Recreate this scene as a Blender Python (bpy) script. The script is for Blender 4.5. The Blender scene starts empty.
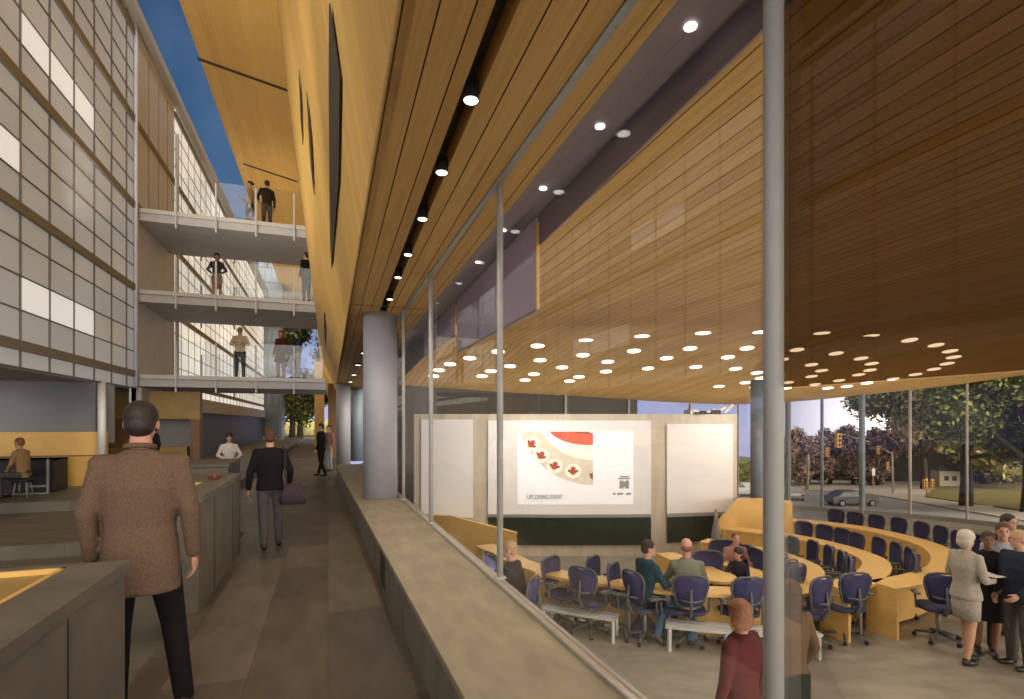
import bpy, math, random
from mathutils import Vector, Matrix, Quaternion
random.seed(7)
PI = math.pi
scn = bpy.context.scene
col = scn.collection

# ------------------------------------------------------------------ camera
F = 533.0; T = math.atan(184/F); S, C = math.sin(T), math.cos(T)
H = 1.75; HV = 422.0
cd = bpy.data.cameras.new('camera'); cam = bpy.data.objects.new('camera', cd); col.objects.link(cam)
cd.sensor_width = 36; cd.lens = F/1024*36; cd.shift_y = (HV-349.5)/1024; cd.clip_end = 500; cd.clip_start = .05
cam.location = (0, 0, H); cam.rotation_euler = (PI/2, 0, -T); scn.camera = cam

# ------------------------------------------------------------------ world: clear evening sky, low bright spot behind the trees
w = bpy.data.worlds.new('world'); scn.world = w; w.use_nodes = True
nt = w.node_tree; nt.nodes.clear()
def N(t, typ, **k):
    n = t.nodes.new(typ)
    for a, v in k.items(): setattr(n, a, v)
    return n
out = N(nt, 'ShaderNodeOutputWorld'); bg = N(nt, 'ShaderNodeBackground')
tc = N(nt, 'ShaderNodeTexCoord'); sep = N(nt, 'ShaderNodeSeparateXYZ')
ramp = N(nt, 'ShaderNodeValToRGB')
nt.links.new(tc.outputs['Generated'], sep.inputs[0]); nt.links.new(sep.outputs['Z'], ramp.inputs[0])
e = ramp.color_ramp.elements
e[0].position = 0.0; e[0].color = (.50, .52, .82, 1)
e[1].position = 1.0; e[1].color = (.02, .05, .11, 1)
a = e.new(.06); a.color = (.40, .45, .76, 1)
a = e.new(.22); a.color = (.12, .20, .34, 1)
a = e.new(.45); a.color = (.040, .105, .225, 1)
a = e.new(.62); a.color = (.022, .065, .155, 1)
def raydir(u, v): return Vector((S+(u-512)/F*C, C-(u-512)/F*S, (HV-v)/F))
gd = raydir(871, 412).normalized()
dot = N(nt, 'ShaderNodeVectorMath', operation='DOT_PRODUCT'); dot.inputs[1].default_value = gd
nrm = N(nt, 'ShaderNodeVectorMath', operation='NORMALIZE')
nt.links.new(tc.outputs['Generated'], nrm.inputs[0]); nt.links.new(nrm.outputs[0], dot.inputs[0])
def mth(t, op, a=None, b=None):
    n = N(t, 'ShaderNodeMath', operation=op)
    for i, x in ((0, a), (1, b)):
        if x is None: continue
        if isinstance(x, (int, float)): n.inputs[i].default_value = x
        else: t.links.new(x, n.inputs[i])
    return n.outputs[0]
mx0 = mth(nt, 'MAXIMUM', dot.outputs['Value'], 0)
g1 = mth(nt, 'MULTIPLY', mth(nt, 'POWER', mx0, 5000), 6.0)
g2 = mth(nt, 'MULTIPLY', mth(nt, 'POWER', mx0, 220), 1.2)
gl = mth(nt, 'ADD', g1, g2)
dot2 = N(nt, 'ShaderNodeVectorMath', operation='DOT_PRODUCT'); dot2.inputs[1].default_value = Vector((.45, -1, .55)).normalized()
nt.links.new(nrm.outputs[0], dot2.inputs[0])
gl = mth(nt, 'ADD', gl, mth(nt, 'MULTIPLY', mth(nt, 'POWER', mth(nt, 'MAXIMUM', dot2.outputs['Value'], 0), 3), 7.0))  # broad unseen glow behind the camera, added to brighten the street side
gm = N(nt, 'ShaderNodeMix', data_type='RGBA', blend_type='ADD'); gm.inputs[0].default_value = 1
gc = N(nt, 'ShaderNodeVectorMath', operation='SCALE'); gc.inputs[0].default_value = (1, .88, .7)
nt.links.new(gl, gc.inputs['Scale'])
cl = N(nt, 'ShaderNodeTexNoise'); cl.inputs['Scale'].default_value = 3.2; cl.inputs['Detail'].default_value = 5
cr = N(nt, 'ShaderNodeValToRGB'); cr.color_ramp.elements[0].position = .5; cr.color_ramp.elements[0].color = (0, 0, 0, 1)
cr.color_ramp.elements[1].position = .8; cr.color_ramp.elements[1].color = (.10, .11, .13, 1)
nt.links.new(tc.outputs['Generated'], cl.inputs['Vector']); nt.links.new(cl.outputs['Fac'], cr.inputs[0])
gm2 = N(nt, 'ShaderNodeMix', data_type='RGBA', blend_type='ADD'); gm2.inputs[0].default_value = 1
nt.links.new(ramp.outputs[0], gm2.inputs[6]); nt.links.new(cr.outputs[0], gm2.inputs[7])
nt.links.new(gm2.outputs[2], gm.inputs[6]); nt.links.new(gc.outputs[0], gm.inputs[7])
nt.links.new(gm.outputs[2], bg.inputs[0]); bg.inputs[1].default_value = 1.0
nt.links.new(bg.outputs[0], out.inputs[0])

# ------------------------------------------------------------------ large lights and exposure
def light(name, typ, loc, energy, color=(1, .82, .58), size=.1, sy=None, target=None, spot=None, blend=.6):
    l = bpy.data.lights.new(name, typ); l.energy = energy; l.color = color
    if typ == 'AREA':
        l.size = size
        if sy: l.shape = 'RECTANGLE'; l.size_y = sy
    else: l.shadow_soft_size = size
    if spot: l.spot_size = spot; l.spot_blend = blend
    o = bpy.data.objects.new(name, l); col.objects.link(o); o.location = loc
    if target is not None:
        o.rotation_euler = (Vector(target)-Vector(loc)).to_track_quat('-Z', 'Y').to_euler()
    return o
WARM = (1, .80, .52); SOFT = (1, .9, .76)
LP = dict(up=330, hall=180, front=320, gold=760, soff=34, ceilfill=120)
scn.view_settings.view_transform = 'Standard'; scn.view_settings.look = 'None'
scn.view_settings.exposure = 0.0; scn.view_settings.gamma = 1; scn.view_settings.use_curve_mapping = False
# added spots lighting the ceiling from below, then the house lights of the hall
for x_, y_ in ((3.6, 14.9), (7.6, 14.2), (12.0, 13.4), (15.6, 10.6)):
    light('rear_fill', 'SPOT', (x_, y_, -1.1), LP['up'], SOFT, .06, None, (x_, y_-.4, 3), math.radians(140), 1)  # hidden fill, added to lighten the dipping rear ceiling
for x_, y_ in ((2.5, 2.2), (2.5, 5.4), (2.0, 7.9)):
    light('ceiling_fill', 'SPOT', (x_, y_, -1.15), LP['ceilfill'], SOFT, .06, None, (x_+1.6, y_+.3, 3.7), math.radians(125), 1)  # added fill that lifts the ceiling near the glass
for p in ((4.2, 9.6), (8.0, 8.2), (11.5, 9.0), (6.5, 5.4), (10.0, 5.0), (4.0, 5.4), (3.6, 3.0), (7.5, 2.0)):
    light('house_light', 'SPOT', (p[0], p[1], 3.05), LP['hall'], SOFT, .10, None, (p[0], p[1], -1), math.radians(140), .9)
for x_, y_, tx_ in ((3.2, 8.6, 3.2), (5.6, 8.0, 5.8), (8.4, 8.0, 9.2)):
    light('screen_fill', 'SPOT', (x_, y_, 3.2), LP['front'], (1, .94, .86), .15, None, (tx_, 12.2, .9), math.radians(85), 1)  # extra spots added to make the white screens brighter
# unseen fill spots added to brighten the gold tower and its roof underside
for y_ in (1, 8, 13.2, 26, 36, 47):
    light('tower_fill', 'SPOT', (-4.85, y_, 5.3), LP['gold'], (1, .93, .80), .06, None, (-.7, y_+3.5, 11.0), math.radians(105), 1)
    if y_ != 13.2: light('tower_fill', 'SPOT', (-5.0, y_+4 if y_ != 8 else 11.5, 4.6), LP['gold']*.5, (1, .93, .80), .06, None, (.2, y_+6, 5.4), math.radians(110), 1)
# fill spots added to brighten the rooms under the left facade
for p in ((-7.5, 14.6), (-10.0, 14.6), (-4.4, 14.6)):
    light('room_fill', 'SPOT', (p[0], p[1]-.4, 2.6), 55, SOFT, .15, None, (p[0], p[1]+1.2, .6), math.radians(120), 1)

# ------------------------------------------------------------------ projection helpers (pixel of the frame -> point on a real plane)
def at_z(u, v, z):
    d = raydir(u, v); t = (z-H)/d.z; return Vector((d.x*t, d.y*t, z))
def at_D(u, v, D):
    d = raydir(u, v); return Vector((d.x*D, d.y*D, H+d.z*D))
def at_x(u, v, x):
    d = raydir(u, v); t = x/d.x; return Vector((x, d.y*t, H+d.z*t))
def at_pl(u, v, n, k):       # plane n.p = k
    d = raydir(u, v); n = Vector(n); t = (k-n.z*H)/n.dot(d); return Vector((d.x*t, d.y*t, H+d.z*t))
SOF_N, SOF_K = (0, .02, 1), 3.78
def at_sof(u, v, off=0): return at_pl(u, v, SOF_N, SOF_K+off)
def sof_z(y): return 3.78-.02*y

# ------------------------------------------------------------------ materials
M = {}
def mat(name, color, rough=.6, metal=0, noise=None, scale=20, emit=None, es=1.0, spec=.5, bump=0, stretch=None, sheen=0):
    m = bpy.data.materials.new(name); m.use_nodes = True; t = m.node_tree; b = t.nodes['Principled BSDF']
    b.inputs['Base Color'].default_value = (*color, 1); b.inputs['Roughness'].default_value = rough
    b.inputs['Metallic'].default_value = metal; b.inputs['Specular IOR Level'].default_value = spec
    if emit: b.inputs['Emission Color'].default_value = (*emit, 1); b.inputs['Emission Strength'].default_value = es
    amt = noise if noise is not None else .12
    if amt:
        tcn = N(t, 'ShaderNodeTexCoord'); mp = N(t, 'ShaderNodeMapping'); nz = N(t, 'ShaderNodeTexNoise')
        nz.inputs['Scale'].default_value = scale; nz.inputs['Detail'].default_value = 4
        if stretch: mp.inputs['Scale'].default_value = stretch
        t.links.new(tcn.outputs['Object'], mp.inputs[0]); t.links.new(mp.outputs[0], nz.inputs['Vector'])
        r = N(t, 'ShaderNodeValToRGB'); el = r.color_ramp.elements
        el[0].position = .3; el[1].position = .7
        el[0].color = (*[c*(1-amt) for c in color], 1); el[1].color = (*[min(1, c*(1+amt)) for c in color], 1)
        t.links.new(nz.outputs['Fac'], r.inputs[0]); t.links.new(r.outputs[0], b.inputs['Base Color'])
        if bump:
            bp = N(t, 'ShaderNodeBump'); bp.inputs['Strength'].default_value = bump; bp.inputs['Distance'].default_value = .01
            t.links.new(nz.outputs['Fac'], bp.inputs['Height']); t.links.new(bp.outputs[0], b.inputs['Normal'])
    M[name] = m; return m

def plank_mat(name, c1, c2, groove, axis='X', w=.165, gw=.07, rough=.6, fine=True, emit=0):
    """boards of width w laid side by side across the given axis, grain running along the other"""
    m = bpy.data.materials.new(name); m.use_nodes = True; t = m.node_tree; b = t.nodes['Principled BSDF']
    tcn = N(t, 'ShaderNodeTexCoord'); sp = N(t, 'ShaderNodeSeparateXYZ'); t.links.new(tcn.outputs['Object'], sp.inputs[0])
    ax = sp.outputs[axis]
    q = mth(t, 'DIVIDE', ax, w); fr = mth(t, 'FRACT', q); fl = mth(t, 'FLOOR', q)
    wn = N(t, 'ShaderNodeTexWhiteNoise', noise_dimensions='1D'); t.links.new(fl, wn.inputs['W'])
    mp = N(t, 'ShaderNodeMapping')
    sc = {'X': (26, .7, .7), 'Y': (.7, 26, .7), 'Z': (.7, .7, 26)}[axis]
    mp.inputs['Scale'].default_value = sc
    t.links.new(tcn.outputs['Object'], mp.inputs[0])
    nz = N(t, 'ShaderNodeTexNoise'); nz.inputs['Scale'].default_value = 1.6; nz.inputs['Detail'].default_value = 5
    t.links.new(mp.outputs[0], nz.inputs['Vector'])
    fac = mth(t, 'ADD', mth(t, 'MULTIPLY', nz.outputs['Fac'], .75), mth(t, 'MULTIPLY', wn.outputs['Value'], .25))
    r = N(t, 'ShaderNodeValToRGB'); el = r.color_ramp.elements
    el[0].position = .3; el[1].position = .75; el[0].color = (*c1, 1); el[1].color = (*c2, 1)
    t.links.new(fac, r.inputs[0])
    g = mth(t, 'LESS_THAN', fr, gw)
    mx = N(t, 'ShaderNodeMix', data_type='RGBA'); t.links.new(g, mx.inputs[0])
    t.links.new(r.outputs[0], mx.inputs[6]); mx.inputs[7].default_value = (*groove, 1)
    t.links.new(mx.outputs[2], b.inputs['Base Color']); b.inputs['Roughness'].default_value = rough
    b.inputs['Specular IOR Level'].default_value = .12
    M[name] = m; return m

def tile_mat(name, c1, c2, mortar, sx, sy, rough=.5, rot=0, msz=.006, bump=.1):
    m = bpy.data.materials.new(name); m.use_nodes = True; t = m.node_tree; b = t.nodes['Principled BSDF']
    tcn = N(t, 'ShaderNodeTexCoord'); mp = N(t, 'ShaderNodeMapping'); mp.inputs['Rotation'].default_value = (0, 0, rot)
    t.links.new(tcn.outputs['Object'], mp.inputs[0])
    br = N(t, 'ShaderNodeTexBrick'); br.inputs['Scale'].default_value = 1; br.inputs['Brick Width'].default_value = sx
    br.inputs['Row Height'].default_value = sy; br.inputs['Mortar Size'].default_value = msz; br.inputs['Bias'].default_value = 0
    br.inputs['Color1'].default_value = (*c1, 1); br.inputs['Color2'].default_value = (*c2, 1); br.inputs['Mortar'].default_value = (*mortar, 1)
    t.links.new(mp.outputs[0], br.inputs['Vector'])
    nz = N(t, 'ShaderNodeTexNoise'); nz.inputs['Scale'].default_value = 2.2; nz.inputs['Detail'].default_value = 6
    mp2 = N(t, 'ShaderNodeMapping'); mp2.inputs['Scale'].default_value = (1, 2.5, 1); t.links.new(mp.outputs[0], mp2.inputs[0])
    t.links.new(mp2.outputs[0], nz.inputs['Vector'])
    r = N(t, 'ShaderNodeValToRGB'); r.color_ramp.elements[0].position = .3; r.color_ramp.elements[1].position = .75
    r.color_ramp.elements[0].color = (.72, .72, .72, 1); r.color_ramp.elements[1].color = (1.15, 1.15, 1.15, 1)
    t.links.new(nz.outputs['Fac'], r.inputs[0])
    mu = N(t, 'ShaderNodeMix', data_type='RGBA', blend_type='MULTIPLY'); mu.inputs[0].default_value = 1
    t.links.new(br.outputs['Color'], mu.inputs[6]); t.links.new(r.outputs[0], mu.inputs[7])
    t.links.new(mu.outputs[2], b.inputs['Base Color']); b.inputs['Roughness'].default_value = rough
    M[name] = m; return m

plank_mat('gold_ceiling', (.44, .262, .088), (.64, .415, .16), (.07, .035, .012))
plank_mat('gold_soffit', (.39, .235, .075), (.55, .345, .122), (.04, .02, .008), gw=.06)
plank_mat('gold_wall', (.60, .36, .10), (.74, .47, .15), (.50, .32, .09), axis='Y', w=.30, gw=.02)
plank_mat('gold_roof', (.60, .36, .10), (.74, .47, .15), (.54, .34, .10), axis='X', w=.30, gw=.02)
mat('gold_wood', (.72, .46, .15), .4, noise=.08, scale=6, stretch=(1, 1, 4))
mat('gold_screen', (.74, .46, .13), .45, noise=.06, scale=4)
mat('brown_wood', (.20, .10, .035), .5, noise=.2, scale=8, stretch=(1, 1, 6))
mat('dark_slot', (.045, .028, .014), .7, noise=.1)
tile_mat('stone_floor', (.165, .135, .10), (.090, .070, .052), (.07, .058, .042), 1.15, .52, .42, PI/2, .004)
tile_mat('side_floor', (.20, .18, .145), (.15, .135, .105), (.10, .09, .07), 1.2, .6, .6, 0, .004)
tile_mat('hall_floor', (.33, .30, .25), (.27, .245, .205), (.24, .22, .18), 1.5, .75, .38, .5, .004)
mat('stone_cap', (.34, .29, .20), .55, noise=.16, scale=7, stretch=(1, .35, 1), bump=.15)
tile_mat('stone_face', (.24, .21, .165), (.20, .175, .135), (.05, .04, .03), 1.1, 2.2, .6, 0, .006)
mat('stone', (.135, .118, .09), .6, noise=.2, scale=5, bump=.2)
mat('concrete', (.50, .50, .52), .7, noise=.05, scale=3)
mat('column_grey', (.42, .42, .46), .45, noise=.04, scale=3)
mat('column_blue', (.20, .25, .29), .45, noise=.05, scale=3)
mat('panel_grey', (.66, .70, .86), .55, noise=.06, scale=2)
mat('white_metal', (.55, .55, .54), .4, noise=.03)
mat('steel', (.42, .42, .395), .45, noise=.04)
mat('rail_steel', (.62, .60, .54), .3, metal=.6, noise=.05)
mat('dark_line', (.16, .145, .13), .6, noise=.05)
mat('band_grey', (.22, .20, .175), .6, noise=.08)
mat('purple_soffit', (.19, .17, .205), .6, noise=.06, scale=4)
mat('purple_blind', (.50, .44, .56), .7, noise=.06, scale=60, stretch=(1, 1, .1))
mat('black', (.012, .011, .010), .5, noise=.1)
mat('lamp_black', (.01, .009, .008), .4, noise=0)
mat('lamp', (.9, .9, .9), .4, noise=0, emit=(1, .93, .80), es=3.2)
mat('lamp_warm', (.9, .8, .6), .4, noise=0, emit=(1, .90, .72), es=1.7)
mat('beige_wall', (.52, .46, .36), .6, noise=.12, scale=2.5, stretch=(2.5, 2.5, .5))
mat('screen_white', (.80, .775, .755), .5, noise=.015, scale=2)
mat('slide_white', (.85, .85, .87), .5, noise=0, emit=(1, 1, 1), es=.22)
mat('slide_band', (.62, .56, .44), .6, noise=.1, scale=9, emit=(.62, .56, .44), es=.3)
mat('slide_cream', (.85, .80, .68), .6, noise=.05, emit=(.85, .8, .66), es=.3)
mat('slide_red', (.72, .10, .06), .6, noise=.12, emit=(.75, .12, .08), es=.25)
mat('slide_dkred', (.28, .10, .04), .6, noise=.1)
mat('leaf_red', (.38, .07, .03), .6, noise=.1, emit=(.4, .07, .03), es=.12)
mat('ink', (.08, .08, .09), .6, noise=0)
mat('ink_grey', (.30, .29, .28), .6, noise=0)
mat('green_board', (.012, .022, .013), .35, noise=.15)
mat('back_wall', (.075, .068, .058), .6, noise=.1, scale=2)
mat('side_wall', (.22, .21, .19), .6, noise=.06, scale=2)
mat('side_wall_blue', (.22, .225, .235), .6, noise=.05, scale=2)
mat('side_ceiling', (.30, .28, .24), .7, noise=.1, scale=2)
mat('blue_wall', (.075, .10, .135), .55, noise=.06, scale=2)
mat('tower_blue', (.17, .215, .255), .4, noise=.1, scale=1)
mat('beam_beige', (.42, .42, .40), .6, noise=.06)
mat('gold_dim', (.34, .22, .06), .5, noise=.1, scale=4)
mat('mullion_pale', (.40, .39, .36), .6, noise=.05)
mat('bottle_brown', (.16, .06, .03), .4, noise=.1)
mat('tan_dark', (.17, .10, .05), .9, noise=.15, scale=35)
mat('asphalt', (.32, .305, .29), .7, noise=.1, scale=2)
mat('pavement', (.42, .37, .31), .8, noise=.1, scale=3)
mat('lane_paint', (.7, .68, .65), .7, noise=.05)
mat('grass', (.16, .13, .035), .9, noise=.35, scale=3)
mat('grass_green', (.08, .12, .02), .9, noise=.35, scale=3)
mat('leaf_green', (.32, .36, .08), .7, noise=.5, scale=.9)
mat('leaf_dark', (.07, .085, .02), .7, noise=.5, scale=.9)
mat('leaf_brown', (.34, .21, .16), .7, noise=.4, scale=.9)
mat('leaf_olive', (.52, .45, .20), .7, noise=.5, scale=1.2)
mat('bark', (.045, .033, .022), .9, noise=.3, scale=8, stretch=(1, 1, .2))
mat('chair_mesh', (.030, .030, .105), .75, noise=.25, scale=40)
mat('chair_seat', (.030, .032, .085), .8, noise=.2, scale=30)
mat('chair_frame', (.085, .095, .105), .45, noise=.08)
mat('chair_light', (.30, .31, .30), .4, metal=.4, noise=.08)
mat('car_grey', (.20, .20, .20), .3, metal=.5, noise=.05)
mat('car_silver', (.42, .40, .38), .3, metal=.4, noise=.05)
mat('car_white', (.60, .58, .58), .3, noise=.05)
mat('car_glass', (.03, .035, .04), .1, noise=0)
mat('tyre', (.02, .02, .02), .8, noise=.1)
mat('head_lamp', (.8, .8, .75), .2, noise=0)
mat('tail_lamp', (.45, .04, .02), .3, noise=0)
mat('signal_yellow', (.75, .36, .05), .5, noise=.1)
mat('signal_red', (.5, .05, .02), .4, noise=0, emit=(1, .15, .05), es=.8)
mat('pole_grey', (.40, .35, .30), .5, noise=.1)
mat('house_cream', (.60, .52, .38), .7, noise=.1)
mat('fence_dark', (.055, .042, .035), .8, noise=.3, scale=4, stretch=(6, 6, .5))
# people
mat('skin', (.52, .29, .19), .55, noise=.06, scale=12)
mat('skin_pink', (.55, .28, .21), .55, noise=.06, scale=12)
mat('skin_brown', (.24, .12, .07), .55, noise=.06, scale=12)
mat('eye', (.02, .015, .01), .2, noise=0)
mat('hair_dark', (.022, .014, .010), .6, noise=.4, scale=60)
mat('hair_brown', (.075, .032, .014), .6, noise=.4, scale=60)
mat('hair_red', (.22, .085, .035), .6, noise=.4, scale=60)
mat('hair_blond', (.42, .27, .14), .6, noise=.3, scale=60)
mat('hair_grey', (.52, .49, .44), .6, noise=.2, scale=60)
def cloth(n, c, a=.15, s=35): mat(n, c, .9, noise=a, scale=s, spec=.15, bump=.1)
cloth('tweed', (.135, .088, .062), .22, 90)
cloth('black_cloth', (.012, .011, .012)); cloth('dark_suit', (.030, .027, .034)); cloth('navy', (.022, .030, .055))
cloth('grey_trousers', (.10, .085, .10)); cloth('charcoal', (.085, .078, .072)); cloth('light_suit', (.38, .35, .31))
cloth('burgundy', (.085, .018, .022)); cloth('cream', (.62, .52, .34)); cloth('dark_green', (.022, .032, .024))
cloth('teal_sweater', (.020, .055, .075)); cloth('grey_green', (.17, .185, .14)); cloth('jeans', (.055, .17, .30))
cloth('jeans_dark', (.025, .06, .10)); cloth('white_cloth', (.60, .58, .55)); cloth('tan', (.33, .21, .11)); cloth('pinkish', (.34, .17, .14))
cloth('plum_bag', (.060, .040, .055)); cloth('dark_blue_bag', (.012, .035, .075)); cloth('pale_grey', (.38, .38, .38)); cloth('shirt_blue', (.38, .42, .52))
mat('paper', (.7, .69, .66), .6, noise=.02)
mat('leather', (.015, .012, .010), .35, noise=.1)

# transparent glass that still reflects
def glass(name, tint, refl=.09, extra=None):
    m = bpy.data.materials.new(name); m.use_nodes = True; t = m.node_tree; t.nodes.clear()
    o = N(t, 'ShaderNodeOutputMaterial'); tr = N(t, 'ShaderNodeBsdfTransparent'); gs = N(t, 'ShaderNodeBsdfGlossy')
    tr.inputs[0].default_value = (*tint, 1); gs.inputs['Roughness'].default_value = .02
    fr = N(t, 'ShaderNodeFresnel'); fr.inputs[0].default_value = 1.45
    k = mth(t, 'MULTIPLY', fr.outputs[0], refl); mx = N(t, 'ShaderNodeMixShader')
    t.links.new(k, mx.inputs[0]); t.links.new(tr.outputs[0], mx.inputs[1]); t.links.new(gs.outputs[0], mx.inputs[2])
    t.links.new(mx.outputs[0], o.inputs[0]); M[name] = m
glass('glass_clear', (.97, .97, .97), .18)
glass('glass_tint', (.92, .91, .89), .45)
glass('glass_transom', (.50, .445, .37), .45)
glass('glass_guard', (.93, .95, .97), .7)
# translucent lit facade glass: it gives off light of the rooms behind
def lit(name, base, em, es, sc=.25, amp=.25):
    m = bpy.data.materials.new(name); m.use_nodes = True; t = m.node_tree; b = t.nodes['Principled BSDF']
    b.inputs['Base Color'].default_value = (*base, 1); b.inputs['Roughness'].default_value = .35
    tcn = N(t, 'ShaderNodeTexCoord'); nz = N(t, 'ShaderNodeTexNoise'); nz.inputs['Scale'].default_value = sc; nz.inputs['Detail'].default_value = 1
    t.links.new(tcn.outputs['Object'], nz.inputs['Vector'])
    r = N(t, 'ShaderNodeValToRGB'); r.color_ramp.elements[0].position = .3; r.color_ramp.elements[1].position = .7
    r.color_ramp.elements[0].color = (*[c*(1-amp) for c in em], 1); r.color_ramp.elements[1].color = (*[c*(1+amp) for c in em], 1)
    t.links.new(nz.outputs['Fac'], r.inputs[0]); t.links.new(r.outputs[0], b.inputs['Emission Color'])
    b.inputs['Emission Strength'].default_value = es; M[name] = m
lit('facade_near', (.36, .38, .44), (1, .96, .90), .17)
lit('facade_far', (.55, .53, .48), (1, .94, .82), .62)
lit('pane_bright', (.6, .6, .58), (1, .985, .95), .52, amp=.04)

# ------------------------------------------------------------------ mesh builder
def frame_of(d):
    d = Vector(d).normalized(); a = Vector((0, 0, 1)) if abs(d.z) < .9 else Vector((1, 0, 0))
    x = d.cross(a).normalized(); return x, d.cross(x).normalized()
class MB:
    def __init__(s): s.v = []; s.f = []; s.m = []; s.cur = 0
    def add(s, vs, fs):
        o = len(s.v); s.v += [tuple(p) for p in vs]
        for f in fs: s.f.append([i+o for i in f]); s.m.append(s.cur)
        return s
    def box(s, a, b, mtx=None):
        (x0, y0, z0), (x1, y1, z1) = a, b
        vs = [Vector(p) for p in ((x0,y0,z0),(x1,y0,z0),(x1,y1,z0),(x0,y1,z0),(x0,y0,z1),(x1,y0,z1),(x1,y1,z1),(x0,y1,z1))]
        if mtx: vs = [mtx @ p for p in vs]
        return s.add(vs, [(0,3,2,1),(4,5,6,7),(0,1,5,4),(1,2,6,5),(2,3,7,6),(3,0,4,7)])
    def prism(s, pts, z0, z1):          # pts: plan polygon; z may be callables
        n = len(pts); f0 = z0 if callable(z0) else (lambda x, y: z0); f1 = z1 if callable(z1) else (lambda x, y: z1)
        vs = [(p[0], p[1], f0(p[0], p[1])) for p in pts]+[(p[0], p[1], f1(p[0], p[1])) for p in pts]
        ar = sum(pts[i][0]*pts[(i+1) % n][1]-pts[(i+1) % n][0]*pts[i][1] for i in range(n))
        lo, hi = list(range(n)), list(range(n, 2*n))
        fs = [lo[::-1], hi]+[(i, (i+1) % n, n+(i+1) % n, n+i) for i in range(n)]
        if ar < 0: fs = [f[::-1] for f in fs]
        return s.add(vs, fs)
    def plate(s, pts, off):             # thick polygon: pts 3D, off: vector
        n = len(pts); off = Vector(off); vs = [Vector(p) for p in pts]+[Vector(p)+off for p in pts]
        return s.add(vs, [list(range(n))[::-1], list(range(n, 2*n))]+[(i, (i+1) % n, n+(i+1) % n, n+i) for i in range(n)])
    def tube(s, pts, r, seg=10, caps=True):
        pts = [Vector(p) for p in pts]; R = r if isinstance(r, (list, tuple)) else [r]*len(pts)
        vs = []; fs = []; px = None
        for i, p in enumerate(pts):
            d = (pts[min(i+1, len(pts)-1)]-pts[max(i-1, 0)])
            x, y = frame_of(d)
            if px is not None:
                x = (px-d.normalized()*px.dot(d.normalized())).normalized(); y = d.normalized().cross(x)
            px = x
            for k in range(seg):
                a = 2*PI*k/seg; vs.append(p+x*math.cos(a)*R[i]+y*math.sin(a)*R[i])
        for i in range(len(pts)-1):
            for k in range(seg):
                k2 = (k+1) % seg; fs.append((i*seg+k, i*seg+k2, (i+1)*seg+k2, (i+1)*seg+k))
        if caps: fs += [tuple(range(seg))[::-1], tuple(range((len(pts)-1)*seg, len(pts)*seg))]
        return s.add(vs, fs)
    def capsule(s, p0, r0, p1, r1, seg=12):
        p0, p1 = Vector(p0), Vector(p1); d = (p1-p0)
        if d.length < 1e-5: d = Vector((0, 0, 1e-4))
        d.normalize(); pts = []; R = []
        for a in (-80, -50, -22): pts.append(p0+d*math.sin(math.radians(a))*r0); R.append(r0*math.cos(math.radians(a)))
        pts += [p0, p1]; R += [r0, r1]
        for a in (22, 50, 80): pts.append(p1+d*math.sin(math.radians(a))*r1); R.append(r1*math.cos(math.radians(a)))
        return s.tube(pts, R, seg)
    def ell(s, c, r, mtx=None, seg=16, rings=10):
        c = Vector(c); vs = []; fs = []
        for i in range(1, rings):
            a = PI*i/rings
            for k in range(seg):
                b = 2*PI*k/seg; p = Vector((r[0]*math.sin(a)*math.cos(b), r[1]*math.sin(a)*math.sin(b), r[2]*math.cos(a)))
                vs.append(c+(mtx @ p if mtx else p))
        top = Vector((0, 0, r[2])); bot = -top
        if mtx: top, bot = mtx @ top, mtx @ bot
        vs += [c+top, c+bot]; t = len(vs)-2
        for i in range(rings-2):
            for k in range(seg):
                k2 = (k+1) % seg; fs.append((i*seg+k, (i+1)*seg+k, (i+1)*seg+k2, i*seg+k2))
        for k in range(seg):
            k2 = (k+1) % seg; fs.append((t, k, k2)); fs.append((t+1, (rings-2)*seg+k2, (rings-2)*seg+k))
        return s.add(vs, fs)
    def loft(s, rings, seg=20, p=2.0):        # rings: (centre, rx, ry[, xdir, ydir])
        vs = []; fs = []
        for r in rings:
            c = Vector(r[0]); X = Vector(r[3]) if len(r) > 3 else Vector((1, 0, 0)); Y = Vector(r[4]) if len(r) > 4 else Vector((0, 1, 0))
            for k in range(seg):
                a = 2*PI*k/seg; ca, sa = math.cos(a), math.sin(a)
                ex = 2/p; vs.append(c+X*r[1]*math.copysign(abs(ca)**ex, ca)+Y*r[2]*math.copysign(abs(sa)**ex, sa))
        n = len(rings)
        for i in range(n-1):
            for k in range(seg):
                k2 = (k+1) % seg; fs.append((i*seg+k, i*seg+k2, (i+1)*seg+k2, (i+1)*seg+k))
        fs += [tuple(range(seg))[::-1], tuple(range((n-1)*seg, n*seg))]
        return s.add(vs, fs)
    def build(s, name, mats, parent=None, smooth=False, bevel=0, remesh=0, sm=2, loc=None):
        me = bpy.data.meshes.new(name); me.from_pydata(s.v, [], s.f); me.update()
        for m in (mats if isinstance(mats, (list, tuple)) else [mats]): me.materials.append(M[m] if isinstance(m, str) else m)
        for p, mi in zip(me.polygons, s.m): p.material_index = mi; p.use_smooth = smooth
        o = bpy.data.objects.new(name, me); col.objects.link(o)
        if parent: o.parent = parent
        if loc is not None: o.location = loc
        if bevel:
            b = o.modifiers.new('bevel', 'BEVEL'); b.width = bevel; b.segments = 2; b.limit_method = 'ANGLE'; b.angle_limit = .7
        if remesh:
            r = o.modifiers.new('remesh', 'REMESH'); r.mode = 'VOXEL'; r.voxel_size = remesh; r.use_smooth_shade = True
            if sm:
                q = o.modifiers.new('smooth', 'SMOOTH'); q.iterations = sm; q.factor = .5
        return o
def tag(o, label=None, cat=None, group=None, kind=None):
    if label: o['label'] = label
    if cat: o['category'] = cat
    if group: o['group'] = group
    if kind: o['kind'] = kind
    return o
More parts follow.
